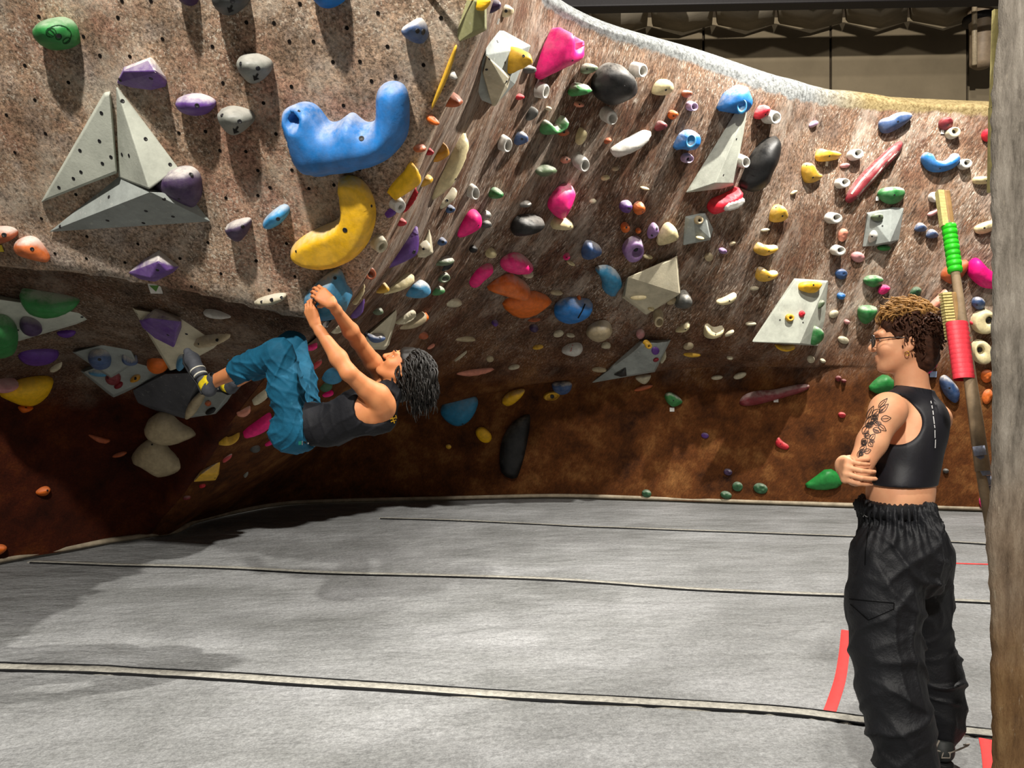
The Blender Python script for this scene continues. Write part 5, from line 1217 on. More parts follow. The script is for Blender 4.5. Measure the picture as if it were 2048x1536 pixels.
# ================================================================== the climber
def climber():
    Y = Vector((0, 1, 0))
    pel = P(606, 848, 4.08); lum = P(660, 850, 4.08); che = P(725, 822, 4.08); nb = P(778, 786, 4.10)
    tr0 = o_tree[TEAL.name]
    ds = lambda x, y: (lambda h: h[0].y if h[0] is not None else 3.85)(tr0.ray_cast(CAM, ray(x, y)))
    dR, dL = ds(650, 600)-.035, ds(625, 620)-.02
    Ls, Le, Lw = P(765, 806, 3.93), P(697, 745, 3.80), P(631, 650, dL-.02)
    Rs, Re, Rw = P(768, 756, 4.25), P(716, 683, 4.02), P(664, 608, dR-.02)
    Lh, Lk, La = P(598, 850, 3.98), P(557, 706, 3.93), P(428, 762, 4.20)
    Rh, Rk, Ra = P(612, 842, 4.19), P(585, 690, 4.24), P(470, 765, 4.55)
    hc = P(806, 737, 4.10)
    Fw = Vector((-.66, -.10, .72)); U = Vector((.70, .05, .70))
    root = empty('person', (pel.x, pel.y, 0)); root.location = (pel.x, pel.y, pel.z)
    f = Field((-1.62, 3.55, .93), (-.38, 4.75, 1.98), .005)
    # trunk
    for s in (-.075, 0, .075):
        f.rc(pel+Y*s, lum+Y*s*.9, .080, .085, .03); f.rc(lum+Y*s*.9, che+Y*s*1.25, .088, .108, .03)
        f.rc(che+Y*s*1.25, nb+Y*s*.9, .105, .055, .03)
    f.rc(che+Y*.02, P(758,812,3.96), .10, .07, .03); f.rc(che, P(760,790,4.2), .10, .07, .03)
    f.ell(P(752,836,4.0), (.10,.07,.07), None, .03)
    # neck and head
    f.rc(nb, hc-U*.06-Fw*.015, .058, .052, .025)
    q, M = head(f, hc, Fw, U, .98)
    # arms
    for S_, E_, W_, big in ((Ls, Le, Lw, 1.0), (Rs, Re, Rw, .95)):
        f.ell(S_, (.062, .066, .062), None, .03)
        m = S_.lerp(E_, .45)
        f.rc(S_, m, .054*big, .050*big, .02); f.rc(m, E_, .050*big, .040*big, .02)
        ft = E_.lerp(W_, .3); f.rc(E_, ft, .039*big, .043*big, .02); f.rc(ft, W_.lerp(E_, .15), .043*big, .026*big, .02); f.rc(W_.lerp(E_, .15), W_, .026, .025, .015)
        el = (E_-(S_+W_)*.5).normalized(); f.ell(E_+el*.012, (.032,)*3, None, .02)
    # deltoid and lat
    f.ell(Ls.lerp(Le, .18)+Vector((.01, -.01, .012)), (.062, .058, .062), None, .025)
    f.rc(Ls+Vector((.0, .03, -.03)), P(735,846,4.0), .06, .05, .03)
    # hands on the teal hold
    hand(f, Rw, P(628, 578, dR+.0)-Rw, Vector((-.10, -.86, .50)), .98, (.30, .75, .5), -1, thumb=(Vector((-.55, -.1, -.5)), Vector((-.75, .35, -.25)), Vector((-.65, .65, 0))))
    hand(f, Lw, P(614, 600, dL-.01)-Lw, Vector((-.62, -.70, .25)), .98, (.35, .8, .55), 1, thumb=(Vector((.25, -.15, .7)), Vector((.2, .35, .8)), Vector((.1, .6, .6))))
    # legs (inside the trousers) and ankles
    for h_, k_, a_ in ((Lh, Lk, La), (Rh, Rk, Ra)):
        f.rc(h_.lerp(k_,.12), k_, .070, .050, .03); f.rc(k_, k_.lerp(a_, .35), .050, .052, .02); f.rc(k_.lerp(a_, .35), a_, .052, .034, .02)
    f.rc(La, P(412, 770, 4.24), .034, .036, .02)
    f.ell(Vector((-1.068, 3.955, 1.295)), (.055, .07, .06), None, .01, 's')
    skin = skin_mat('climber_skin', 'c27f50', 'a8522c')
    body = link('body', f.mesh('body'), skin, root); body['label'] = 'bare arms, neck and face raised to the hold'
    eyes(q, M, .98, root, 'dark_iris')
    for s in (1, -1):
        b = MB(); b.tube([q(s*.014, .102, .034), q(s*.032, .100, .039), q(s*.050, .084, .034)], [.003, .004, .002], 6); b.build('eyebrow', simple('brow_black', '16110f', .8), root, True)
    # tank top
    t = Field((-1.30, 3.70, .90), (-.48, 4.55, 1.60), .005)
    for s in (-.075, 0, .075):
        t.rc(P(618,848,4.08)+Y*s, lum+Y*s*.9, .112, .104, .03); t.rc(lum+Y*s*.9, che+Y*s*1.3, .104, .120, .03)
        t.rc(che+Y*s*1.3, nb+Y*s*.95, .117, .070, .03)
    t.ell(P(752,838,4.0), (.11,.08,.082), None, .03); t.rc(che, P(760,790,4.2), .11, .08, .03)
    t.rc(P(775,820,3.98), P(790,790,3.99), .05, .035, .02)
    t.ell(Ls+Vector((-.03, -.07, -.02)), (.105, .13, .10), None, .015, 's'); t.ell(Rs+Vector((-.03, .05, .02)), (.10, .12, .09), None, .015, 's')
    t.rc(Ls, Le, .075, .075, .01, 's'); t.rc(Rs, Re, .07, .07, .01, 's')
    t.ell(hc-U*.04, (.085, .085, .085), None, .01, 's')
    t.half(P(612, 848, 4.08), Vector((-1, 0, -.12)))
    t.wrinkle(folds([((.9, .1, .35), 50, .009, 3.0, 1), ((.5, .3, -.8), 42, .008, 3.5, 2)]))
    top = link('tank_top', t.mesh('tank_top'), cloth_mat('black_cotton', '17171b', .35, wear='313036'), root); top['label'] = 'black sleeveless tank top with yellow print'
    tt = t.tree()
    ym = simple('yellow_print', 'd9a51c', .7)
    line_decal(root, 'shirt_print', [[(780,838),(800,832)],[(781,843),(801,836)],[(783,832),(788,846)],[(790,830),(794,843)],[(797,829),(799,841)]], 2.2, ym, tt, .004)
    line_decal(root, 'shirt_print', [[(735,753),(745,748)],[(733,757),(744,755)],[(738,749),(741,758)]], 1.8, ym, tt, .004)
    # trousers
    g = Field((-1.62, 3.70, .95), (-.93, 4.72, 1.75), .005)
    for s in (-.075, 0, .075): g.rc(P(590,862,4.08)+Y*s, P(618,848,4.08)+Y*s, .112, .112, .03)
    for h_, k_, a_ in ((Lh, Lk, La), (Rh, Rk, Ra)):
        g.rc(P(603,856,h_.y), h_.lerp(k_, .5), .116, .094, .03); g.rc(P(620,836,h_.y), h_.lerp(k_, .5), .095, .09, .03); g.rc(P(622,818,4.1), P(612,846,4.1), .085, .105, .03); g.rc(P(612,800,4.05), P(612,848,4.05), .085, .105, .03); g.rc(Vector((-1.085,3.97,1.28)), Vector((-1.10,3.98,1.17)), .070, .10, .03); g.rc(h_.lerp(k_, .5), k_, .094, .072, .03)
        hem = k_.lerp(a_, .72); g.rc(k_, hem, .074, .066, .025)
        gg = (a_-k_).normalized()
    for h_, k_, a_ in ((Lh, Lk, La), (Rh, Rk, Ra)):
        gg = (a_-k_).normalized(); hem = k_.lerp(a_, .66); g.rc(hem+gg*.035, hem+gg*.16, .085, .085, 0, 's')
    x = g.half(P(624, 848, 4.08), Vector((1, 0, .12)))
    g.wrinkle(folds([((.35, .2, .95), 46, .015, 3.0, 3), ((.9, .2, -.45), 38, .014, 3.2, 4), ((.7, -.3, .6), 56, .010, 3.0, 5)]))
    tm = cloth_mat('teal_cotton', '135470', .35, 7, wear='357a92')
    pants = link('trousers', g.mesh('trousers'), tm, root); pants['label'] = 'teal blue cotton trousers with rolled hem'
    gt = g.tree()
    decal(root, 'brand_patch', [[(597,882),(603,881),(603,888),(597,889)]], simple('patch_green', '1d8a78', .7), gt, .004)
    decal(root, 'brand_patch', [[(604,881),(616,879),(616,888),(604,889)]], simple('patch_white', 'd0d0cc', .7), gt, .004)
    line_decal(root, 'patch_lettering', [[(606,887),(607,882),(610,886),(612,882),(614,887)]], 1.4, M_mark, gt, .006)
    bl = simple('belt_blue', '1c6fa8', .7)
    # shoes
    def shoe(name, heel, toe, ankle, up, label):
        s = Field([min(heel[i], toe[i], ankle[i])-.09 for i in range(3)], [max(heel[i], toe[i], ankle[i])+.09 for i in range(3)], .004)
        Dv = (toe-heel).normalized(); up = (up-Dv*up.dot(Dv)).normalized(); sd = Dv.cross(up)
        s.rc(heel+up*.012, heel.lerp(toe, .5), .034, .036, .02); s.rc(heel.lerp(toe, .5), heel.lerp(toe, .78), .037, .040, .02)
        s.rc(heel.lerp(toe, .78), toe-up*.006, .038, .022, .02); s.rc(heel+up*.01, ankle, .036, .040, .02)
        s.rc(ankle+ (ankle-heel).normalized()*.015, ankle+(ankle-heel).normalized()*.08, .032, .034, 0, 's')
        o = link('climbing_shoe', s.mesh('climbing_shoe'), simple('shoe_grey_suede', '44464c', .7, .3, 20, .4), root); o['label'] = label
        b = MB()
        so = [heel-up*.026, heel.lerp(toe, .25)-up*.022, heel.lerp(toe, .5)-up*.032, heel.lerp(toe, .8)-up*.036, toe-up*.024]
        vs = []; fs = []
        for i, c in enumerate(so):
            wv = (.026, .028, .033, .036, .016)[i]
            vs += [c-sd*wv, c+sd*wv, c+sd*wv-up*.009, c-sd*wv-up*.009]
        for i in range(4):
            for k in range(4): a = i*4+k; c2 = i*4+(k+1) % 4; fs.append((a, c2, c2+4, a+4))
        fs += [(0, 1, 2, 3)[::-1], (16, 17, 18, 19)]
        q2 = b.add(vs, fs).build('sole', simple('shoe_rubber', '17171a', .6), o, True, .003); q2.matrix_parent_inverse = Matrix.Identity(4)
        tr_ = s.tree()
        def wrap(name, t0, w_, mat, r):
            c = heel.lerp(toe, t0); bb = MB(); pts = []
            for k in range(17):
                an = math.pi*(-.15+1.3*k/16); d = sd*math.cos(an)+up*math.sin(an)
                h = tr_.ray_cast(c+d*.12, -d, .14)
                pts.append((h[0] if h[0] is not None else c+d*.04)+d*.003)
            vs = []; fs = []
            for p in pts: vs += [p-Dv*w_/2, p+Dv*w_/2]
            for k in range(len(pts)-1): fs.append((2*k, 2*k+1, 2*k+3, 2*k+2))
            x = bb.add(vs, fs).build(name, mat, o, True); x.matrix_parent_inverse = Matrix.Identity(4)
            sm = x.modifiers.new('t', 'SOLIDIFY'); sm.thickness = .004
        ys = simple('strap_yellow', 'd8c01c', .6); ws = simple('strap_white', 'cfcbbb', .6); bs = simple('strap_black', '141416', .6)
        wrap('heel_strap', .10, .05, ys, .04); wrap('strap', .30, .010, bs, .04); wrap('strap', .37, .009, ws, .04); wrap('strap', .50, .007, ws, .04)
    shoe('L', P(416, 782, 4.22), P(376, 702, 4.32), P(428, 758, 4.20), Vector((.75, -.45, .3)), 'near climbing shoe, grey with yellow heel straps')
    shoe('R', P(462, 778, 4.58), P(420, 760, 4.72), P(470, 765, 4.55), Vector((.3, -.5, .8)), 'far climbing shoe half hidden')
    # hair: wavy shoulder length locks falling away from the face
    hb = Field([hc[i]-.2 for i in range(3)], [hc[i]+.2 for i in range(3)], .006)
    e = lambda r, fw, u, rr, k=.02, mode='u': hb.ell(q(r, fw, u), rr, M, k, mode)
    e(0, -.020, .045, (.086, .104, .090)); e(0, -.07, -.03, (.075, .06, .085), .03); e(0, -.09, -.10, (.06, .045, .06), .03)
    e(0, .115, -.03, (.075, .075, .10), .01, 's')
    hb.wrinkle(lambda p: vnoise(p, 40, 3)*.006)
    hm = simple('black_hair', '17130f', .5, .35, 60, .5, .3)
    hair = link('hair', hb.mesh('hair'), hm, root, 0); hair['label'] = 'dark wavy hair hanging down'
    lk = MB(); R_, F_, U_ = M
    hcn = q(0, -.015, .03)
    for i in range(1000):
        d = Vector(rng.normal(size=3)).normalized()
        if d.dot(F_) > .52 or d.dot(U_) < -.75: continue
        st = q(d.dot(R_)*.084, -.02+d.dot(F_)*.102, .042+d.dot(U_)*.09)
        p = st.copy(); pts = [p.copy()]; vel = (d*.7+U_*.25-F_*.3).normalized()
        ph = rng.uniform(0, 6); L = rng.uniform(.014, .021); n = rng.integers(7, 12); wv = rng.uniform(.25, .5)
        for k in range(n):
            vel = (vel*.8+Vector((.03, 0, -.50))+Vector((math.sin(ph+k*1.0), math.cos(ph*1.7+k*.9), .4*math.sin(ph*.7+k*1.2)))*wv).normalized()
            p = p+vel*L
            dd = p-hcn; dl = math.sqrt((dd.dot(R_)/.088)**2+(dd.dot(F_)/.11)**2+(dd.dot(U_)/.10)**2)
            if dl < 1: p = hcn+dd/dl
            pts.append(p.copy())
        r0 = rng.uniform(.003, .0065); lk.tube(pts, [r0*(1-.8*k/len(pts))+.0006 for k in range(len(pts))], 5)
    o = lk.build('hair_locks', hm, hair, True); o.matrix_parent_inverse = Matrix.Identity(4); o['kind'] = 'stuff'
    tag(root, 'climber in black tank top and teal trousers hanging from the teal hold', 'person')
climber()
# ================================================================== the standing person
def watcher():
    HS = .94
    fwd = Vector((-.86, .51, 0)).normalized(); right = fwd.cross(Vector((0, 0, 1))).normalized(); up = Vector((0, 0, 1)); MT = (right, fwd, up)
    c0 = P(1800, 768, 2.72); c0.z = 0            # on the floor below the hips
    z = lambda py, d=2.75: CAMZ+(768-py)/F*d
    at = lambda px, py, d: P(px, py, d)
    hip = at(1795, 1050, 2.74); wst = at(1800, 985, 2.76); rib = at(1812, 900, 2.78); shc = at(1836, 822, 2.80); nkb = at(1826, 788, 2.80)
    hc = at(1808, 682, 2.80)
    Ls, Le = at(1776, 822, 2.64), at(1712, 948, 2.60); Rs = at(1870, 838, 2.97)
    Rw = at(1702, 930, 2.78)
    root = empty('person', (c0.x, c0.y, 0))
    f = Field((1.0, 2.35, .55), (1.80, 3.25, 1.66), .005)
    E = lambda c, r, k=.03, mode='u': f.ell(c, r, MT, k, mode)
    E(hip, (.12, .085, .10)); E(wst, (.132, .100, .10), .06); E(rib, (.132, .098, .125), .06); E(shc-up*.03, (.150, .090, .095), .05)
    E(rib-fwd*.035+right*.055, (.06, .06, .10), .04); E(rib-fwd*.035-right*.055, (.06, .06, .10), .04)
    f.rc(hip-up*.05, wst, .08, .09, .05); f.rc(wst, rib, .095, .105, .04)
    # shoulder blades, trapezius
    E(shc-right*.075-fwd*.055-up*.055, (.05, .035, .065), .04); E(shc+right*.075-fwd*.055-up*.055, (.05, .035, .065), .04)
    f.rc(nkb-up*.025, Ls+up*.01+right*.03, .040, .040, .035); f.rc(nkb-up*.025, Rs+up*.005-right*.03, .040, .040, .035)
    f.rc(nkb-up*.03, hc-up*.05-Vector((-1, 0, 0))*.02, .060, .054, .03)
    # arms folded over the chest
    f.ell(Ls, (.058, .056, .06), None, .035)
    m = Ls.lerp(Le, .5)
    f.rc(Ls, m, .052, .047, .03); f.rc(m, Le, .047, .037, .02)
    Lw = at(1745, 935, 2.98); f.rc(Le, Le.lerp(Lw, .4), .036, .040, .02); f.rc(Le.lerp(Lw, .4), Lw, .040, .026, .02)
    f.ell(Rs, (.050, .050, .052), None, .045)
    Re = at(1790, 945, 3.12); f.rc(Rs, Re, .05, .038, .03); f.rc(Re, Re.lerp(Rw, .4), .038, .040, .02); f.rc(Re.lerp(Rw, .4), at(1700, 928, 2.80), .040, .028, .02)
    q, M = head(f, hc, Vector((-.906, .42, -.03)), Vector((-.03, 0, 1)), HS, (1, -1))
    # the far hand reaches round the near upper arm: knuckles left, fingers wrapping toward the camera side
    hw = at(1686, 930, 2.63)
    D = Vector((-.22, -.95, -.12)); Nb = Vector((-.95, .2, .15))
    hand(f, hw, D, Nb, 1.05, (1.05, .85, .3), -1, thumb=(Vector((.15, -.55, .7)), Vector((.65, -.5, .5)), Vector((.85, -.2, .1))), spread=.05)
    f.rc(at(1700, 928, 2.80), hw, .028, .024, .02)
    # legs inside the trousers down to the shoes
    Lk, La = at(1770, 1310, 2.60), at(1812, 1552, 2.55); Rk, Ra = at(1862, 1290, 2.84), at(1886, 1470, 2.84)
    skin = skin_mat('watcher_skin', 'd9a079', 'c06a48')
    body = link('body', f.mesh('body'), skin, root); body['label'] = 'bare shoulders, folded arms and head turned in profile'
    bt = f.tree()
    eyes(q, M, HS, root, 'brown_iris')
    # tattoo on the near upper arm: leaves and petals
    def petal(x0, y0, x1, y1, w_):
        dx, dy = x1-x0, y1-y0; L = math.hypot(dx, dy); nx, ny = -dy/L, dx/L; n = 8
        a = [(x0+dx*t+nx*w_*math.sin(math.pi*t**.8), y0+dy*t+ny*w_*math.sin(math.pi*t**.8)) for t in [k/n for k in range(n+1)]]
        b = [(x0+dx*t-nx*w_*math.sin(math.pi*t**.8), y0+dy*t-ny*w_*math.sin(math.pi*t**.8)) for t in [k/n for k in range(n+1)]]
        return [a, b, [(x0+dx*.1, y0+dy*.1), (x0+dx*.75, y0+dy*.75)]]
    L = []
    for p in ((1757,815,1775,797,4),(1758,826,1777,808,5),(1762,838,1782,836,6),(1757,850,1772,862,5),(1746,858,1762,864,6),(1745,832,1760,818,6),(1735,838,1748,812,5),(1733,855,1742,832,5),(1726,868,1738,850,6),(1740,880,1750,868,5),(1738,884,1745,893,5),(1724,888,1736,876,6),(1722,905,1732,890,6),(1728,904,1742,900,5),(1716,915,1724,898,4),(1742,845,1756,838,5),(1748,842,1758,852,4),(1730,872,1742,872,5)): L += petal(*p)
    for cx, cy, r in ((1750,835,6),(1738,850,6),(1728,885,6),(1722,908,5),(1744,846,4)):
        L.append([(cx+r*(1-.75*t/20)*math.cos(t*.7), cy+r*(1-.75*t/20)*math.sin(t*.7)) for t in range(21)])
    ink = simple('tattoo_ink', '2a211e', .6, .3)
    line_decal(root, 'tattoo', L, 1.25, ink, bt, .0016)
    sh = simple('tattoo_shading', '8a6450', .6, .3, 160, .45)
    decal(root, 'tattoo_shading', [ellipse(x_, y_, a_, b_, an_, 10) for x_, y_, a_, b_, an_ in ((1750,834,9,6,-40),(1741,850,9,6,-50),(1733,868,8,5,-60),(1728,886,8,6,-60),(1724,903,7,5,-50),(1757,846,7,4,20),(1744,882,6,4,20),(1762,822,6,3,-40),(1752,862,7,3,20))], sh, bt, .0008)
    # black racerback crop top
    t = Field((1.05, 2.40, .92), (1.80, 3.15, 1.46), .005)
    E2 = lambda c, r, k=.03, mode='u': t.ell(c, r, MT, k, mode)
    gsz = .007
    E2(wst+up*.03, (.132+gsz, .100+gsz, .10), .06); E2(rib, (.132+gsz, .098+gsz, .125+gsz), .06); E2(shc-up*.03, (.150+gsz, .090+gsz, .095+gsz), .05)
    E2(rib-fwd*.035+right*.055, (.06+gsz, .06+gsz, .10), .04); E2(rib-fwd*.035-right*.055, (.06+gsz, .06+gsz, .10), .04); t.rc(wst, rib, .10, .112, .04)
    E2(rib+fwd*.06-right*.05+up*.0, (.07, .07, .07), .04); E2(rib+fwd*.06+right*.05, (.07, .07, .07), .04)
    t.rc(nkb+up*.0, Ls+up*.012+right*.05, .048, .05, .03); t.rc(nkb+up*.0, Rs+up*.012-right*.05, .048, .05, .03); t.rc(nkb-up*.02, nkb+up*.006, .064, .062, .03)
    E2(shc+right*.075-fwd*.055-up*.055, (.05+gsz, .035+gsz, .065+gsz), .04); E2(shc-right*.075-fwd*.055-up*.055, (.05+gsz, .035+gsz, .065+gsz), .04)
    # deep arm openings leave a racer back
    t.ell(at(1796, 841, 2.62), (.106, .21, .094), None, .010, 's'); t.rc(Ls, Le, .066, .066, .01, 's')
    t.ell(at(1922, 838, 2.96), (.062, .16, .095), None, .010, 's')
    t.half((0, 0, at(1800, 967, 2.76).z), (0, 0, -1)); cl = at(1826, 776, 2.80); t.half((cl.x, 0, cl.z), (.15, 0, 1)); t.ell(hc-up*.02, (.095, .095, .14), None, 0, 's')
    top = link('crop_top', t.mesh('crop_top'), simple('black_stretch_fabric', '15151c', .55, .35, 14, .35, .2), root); top['label'] = 'black racerback crop top with a thin white dashed line'
    tt = t.tree()
    wl = simple('reflective_print', 'd8d8d8', .5)
    line_decal(root, 'printed_line', [[(1861,803),(1862,808)],[(1863,812),(1864,818)],[(1865,822),(1866,830)],[(1866,833),(1868,848)],[(1868,850),(1869,856)],[(1869,860),(1869,876)],[(1870,879),(1869,896)]], 1.6, wl, tt, .003)
    # trousers
    g = Field((.98, 2.20, .03), (1.88, 3.20, 1.02), .006)
    G_ = lambda c, r, k=.03, mode='u': g.ell(c, r, MT, k, mode)
    ws_ = at(1790, 1012, 2.75); G_(ws_, (.158, .122, .05), .03); G_(at(1794, 1095, 2.73), (.175, .135, .13), .07)
    bt1 = at(1842, 1120, 2.66); bt2 = at(1862, 1120, 2.80); G_(bt1, (.078, .078, .13), .08); G_(bt2, (.078, .075, .13), .08)
    Lleg = [(1772,1120,2.66,.118),(1768,1210,2.63,.115),(1771,1300,2.60,.106),(1782,1380,2.57,.104),(1800,1450,2.54,.098),(1815,1520,2.52,.088),(1822,1565,2.52,.074)]
    Rleg = [(1836,1120,2.80,.108),(1840,1200,2.83,.100),(1852,1270,2.84,.082),(1866,1340,2.84,.092),(1880,1410,2.84,.082),(1886,1450,2.84,.066),(1884,1478,2.84,.042)]
    for leg in (Lleg, Rleg):
        for a, b in zip(leg[:-1], leg[1:]): g.rc(at(*a[:3]), at(*b[:3]), a[3], b[3], .025)
    g.half((0, 0, at(1790, 1001, 2.75).z), (0, 0, 1))
    g.wrinkle(folds([((.62, .1, .78), 34, .022, 3.0, 7), ((-.5, .2, .85), 30, .018, 3.4, 8), ((.9, .2, .15), 40, .010, 2.6, 9)]), .06)
    zt = at(1790, 1030, 2.75).z
    def gather(p):
        h = np.clip((p[:, 2]-(zt-.10))/.10, 0, 1); an = np.arctan2(p[:, 1]-ws_.y, p[:, 0]-ws_.x); return .006*h*np.sin(an*44)
    g.wrinkle(gather)
    pm = simple('black_nylon', '141519', .62, .3, 6, .3, .5, bd=.012)
    pants = link('trousers', g.mesh('trousers'), pm, root); pants['label'] = 'loose black cargo trousers gathered at the waist'
    gt = g.tree()
    wb_ = MB(); nn = 28; vs = []; fs = []
    for k in range(nn):
        an = 2*math.pi*k/nn; d = right*math.cos(an)*.160+fwd*math.sin(an)*.124
        b0 = Vector((ws_.x, ws_.y, 0))+d
        for zz_, sc_ in ((at(1790, 1026, 2.75).z, 1.0), (at(1790, 1000, 2.75).z, .985), (at(1790, 1000, 2.75).z, .90), (at(1790, 1026, 2.75).z, .9)):
            vs.append(Vector((ws_.x+d.x*sc_, ws_.y+d.y*sc_, zz_)))
    for k in range(nn):
        for j in range(4): a = k*4+j; b = k*4+(j+1) % 4; c = ((k+1) % nn)*4+(j+1) % 4; d = ((k+1) % nn)*4+j; fs.append((a, b, c, d))
    wb_.add(vs, fs).build('waistband', simple('black_elastic', '101013', .7, .2, 60, .3, .5), root, True)
    line_decal(root, 'small_logo', [[(1726,1033),(1729,1029),(1732,1031),(1735,1033)]], 2, wl, gt, .004)
    sdk = simple('seam_dark', '050506', .8, .1)
    line_decal(root, 'side_seam', [[(1744,1024),(1737,1060),(1732,1100),(1731,1130)]], 2, sdk, gt, .003)
    line_decal(root, 'pocket_flap_seam', [[(1700,1198),(1740,1202),(1788,1206),(1788,1218),(1738,1240),(1702,1208)]], 2, sdk, gt, .003)
    # shoes
    def shoe(hl, toe, ank, label, lace=True):
        s = Field([min(hl[i], toe[i], ank[i])-.09 for i in range(3)], [max(hl[i], toe[i], ank[i])+.09 for i in range(3)], .005)
        Dv = (toe-hl).normalized()
        s.rc(hl+up*.03, hl.lerp(toe, .5)+up*.02, .036, .038, .02); s.rc(hl.lerp(toe, .5)+up*.02, toe+up*.005, .040, .034, .02); s.rc(hl+up*.03, ank, .038, .040, .02)
        s.half((0, 0, hl.z-.012), (0, 0, -1)); s.half(ank+up*.02, up)
        o = link('shoe', s.mesh('shoe'), simple('shoe_dark_leather', '2c2f2e', .6, .35, 25, .4), root); o['label'] = label
        b = MB(); sd = Dv.cross(up); so = [(hl-Dv*.036, .012), (hl-Dv*.02, .034), (hl.lerp(toe, .5), .040), (toe, .036), (toe+Dv*.03, .014)]
        vs = []; fs = []
        for c, w_ in so: vs += [c-sd*w_-up*.010, c+sd*w_-up*.010, c+sd*w_-up*.026, c-sd*w_-up*.026]
        for i in range(4):
            for k in range(4): a = i*4+k; c2 = i*4+(k+1) % 4; fs.append((a, c2, c2+4, a+4))
        fs += [(3, 2, 1, 0), (16, 17, 18, 19)]
        x = b.add(vs, fs).build('sole', simple('shoe_sole', '1a1a1a', .7), o, True, .003); x.matrix_parent_inverse = Matrix.Identity(4)
        if lace:
            lm = simple('shoe_lace', '8f877c', .8); b = MB()
            b.tube([ank+Vector((-.045, -.035, -.01)), ank+Vector((0, -.05, -.012)), ank+Vector((.04, -.035, -.008)), ank+Vector((.075, -.03, .004)), ank+Vector((.082, -.03, .010)), ank+Vector((.06, -.032, .008))], .003, 6)
            b.tube([ank+Vector((-.045, -.035, -.01)), ank+Vector((-.035, -.045, .03))], .003, 6); b.tube([ank+Vector((-.02, -.045, -.012)), ank+Vector((-.03, -.05, -.03)), ank+Vector((0, -.05, -.03)), ank+Vector((.0, -.05, -.012))], .003, 6)
            x = b.build('laces', lm, o, True); x.matrix_parent_inverse = Matrix.Identity(4)
    hl = at(1884, 1512, 2.80); hl.z = .012; shoe(hl, hl+Vector((-.13, .11, 0)), at(1884, 1486, 2.81), 'dark shoe on the right foot with tied lace')
    hl2 = at(1815, 1560, 2.50); hl2.z = .012; shoe(hl2, hl2+Vector((-.15, .09, 0)), Vector((hl2.x, hl2.y, .10)), 'dark shoe on the left foot', False)
    # glasses
    gm = simple('glasses_frame', '241b14', .3, .5); gl = N('glasses_lens'); gl.done((.75, .72, .68, 1), .05); gl.b.inputs['Transmission Weight'].default_value = .9
    gr = MB()
    for s in (1, -1):
        c = q(s*.034, .112, .004); ring = [c+M[0]*(.026*math.cos(a_))*1.0+M[2]*(.022*math.sin(a_))-M[1]*(.010*abs(math.cos(a_))*(1 if math.cos(a_)*s > 0 else 0)) for a_ in [2*math.pi*k/20 for k in range(21)]]
        gr.tube(ring, .0022, 6, False)
        gr.tube([q(s*.060, .100, .012), q(s*.078, .05, .014), q(s*.082, -.005, .010), q(s*.083, -.028, -.008)], .0022, 6)
        ln = MB(); ln.add([c]+ring[:-1], [(0, k+1, (k+1) % 20+1) for k in range(20)]); ln.build('lens', gl.m, root, True)
    gr.tube([q(-.010, .114, .006), q(0, .118, .010), q(.010, .114, .006)], .002, 6)
    gr.build('glasses', gm, root, True)
    er = MB(); e0 = q(-.084, -.006, -.046); er.tube([e0+M[1]*.007*math.cos(a_)+M[2]*(.007*math.sin(a_)-.004) for a_ in [2*math.pi*k/12 for k in range(13)]], .0013, 5, False); er.build('earring', simple('gold_metal', 'd0a040', .3, .5, metal=.8), root, True)
    # hair: dark cropped base, blond curly top
    hb = Field([hc[i]-.19 for i in range(3)], [hc[i]+.19 for i in range(3)], .005)
    e = lambda r, fw, u, rr, k=.02, mode='u': hb.ell(q(r, fw, u), rr, M, k, mode)
    e(0, -.022, .042, (.083, .106, .094)); e(0, -.075, -.02, (.070, .045, .085), .03); e(0, -.066, -.075, (.052, .035, .045), .03)
    e(0, .075, -.055, (.12, .085, .082), .012, 's'); e(0, .10, .03, (.07, .042, .038), .01, 's')
    for s in (1, -1): e(s*.085, -.004, -.018, (.03, .026, .036), .008, 's')
    hb.wrinkle(lambda p: vnoise(p, 55, 3)*.004+vnoise(p, 110, 4)*.002)
    hd = simple('brown_hair', '46291a', .7, .2, 70, .6, .6)
    hair = link('hair', hb.mesh('hair'), hd, root); hair['label'] = 'short cropped brown hair'
    hl_ = simple('blond_curls', 'a87c46', .7, .2, 50, .6, .3)
    for nm, mt_, n_, upmin, upmax in (('blond_curls', hl_, 460, .40, 1.0), ('brown_curls', hd, 900, -.80, .62)):
        lk = MB(); R_, F_, U_ = M
        for i in range(n_):
            uz = rng.uniform(upmin, upmax); an = rng.uniform(0, 2*math.pi); rr = math.sqrt(max(0, 1-uz*uz))
            d = R_*rr*math.cos(an)+F_*rr*math.sin(an)+U_*uz
            if d.dot(F_) > (.80 if nm[1] == 'l' else .55) or (d.dot(F_) > .2 and uz < .25): continue
            p = q(d.dot(R_)*.083, -.022+d.dot(F_)*.104, .042+d.dot(U_)*.092)
            vel = (d*.8+F_*(.7 if nm[1] == 'l' else -.35)+R_*rng.uniform(-.4, .4)+U_*(.1 if nm[1] == 'l' else -.5)).normalized()
            pts = [p.copy()]; ph = rng.uniform(0, 6); L_ = rng.uniform(.007, .012) if nm[1] == 'l' else rng.uniform(.005, .009)
            for k in range(rng.integers(5, 8)):
                vel = (vel-d*.20+Vector((math.sin(ph+k*1.2), math.cos(ph*1.3+k*1.4), math.sin(ph*.6+k*1.1)))*.45).normalized(); p = p+vel*L_; pts.append(p.copy())
            r0 = rng.uniform(.003, .0055); lk.tube(pts, [r0*(1-.8*k/len(pts))+.0006 for k in range(len(pts))], 5)
        o = lk.build(nm, mt_, hair, True); o.matrix_parent_inverse = Matrix.Identity(4); o['kind'] = 'stuff'
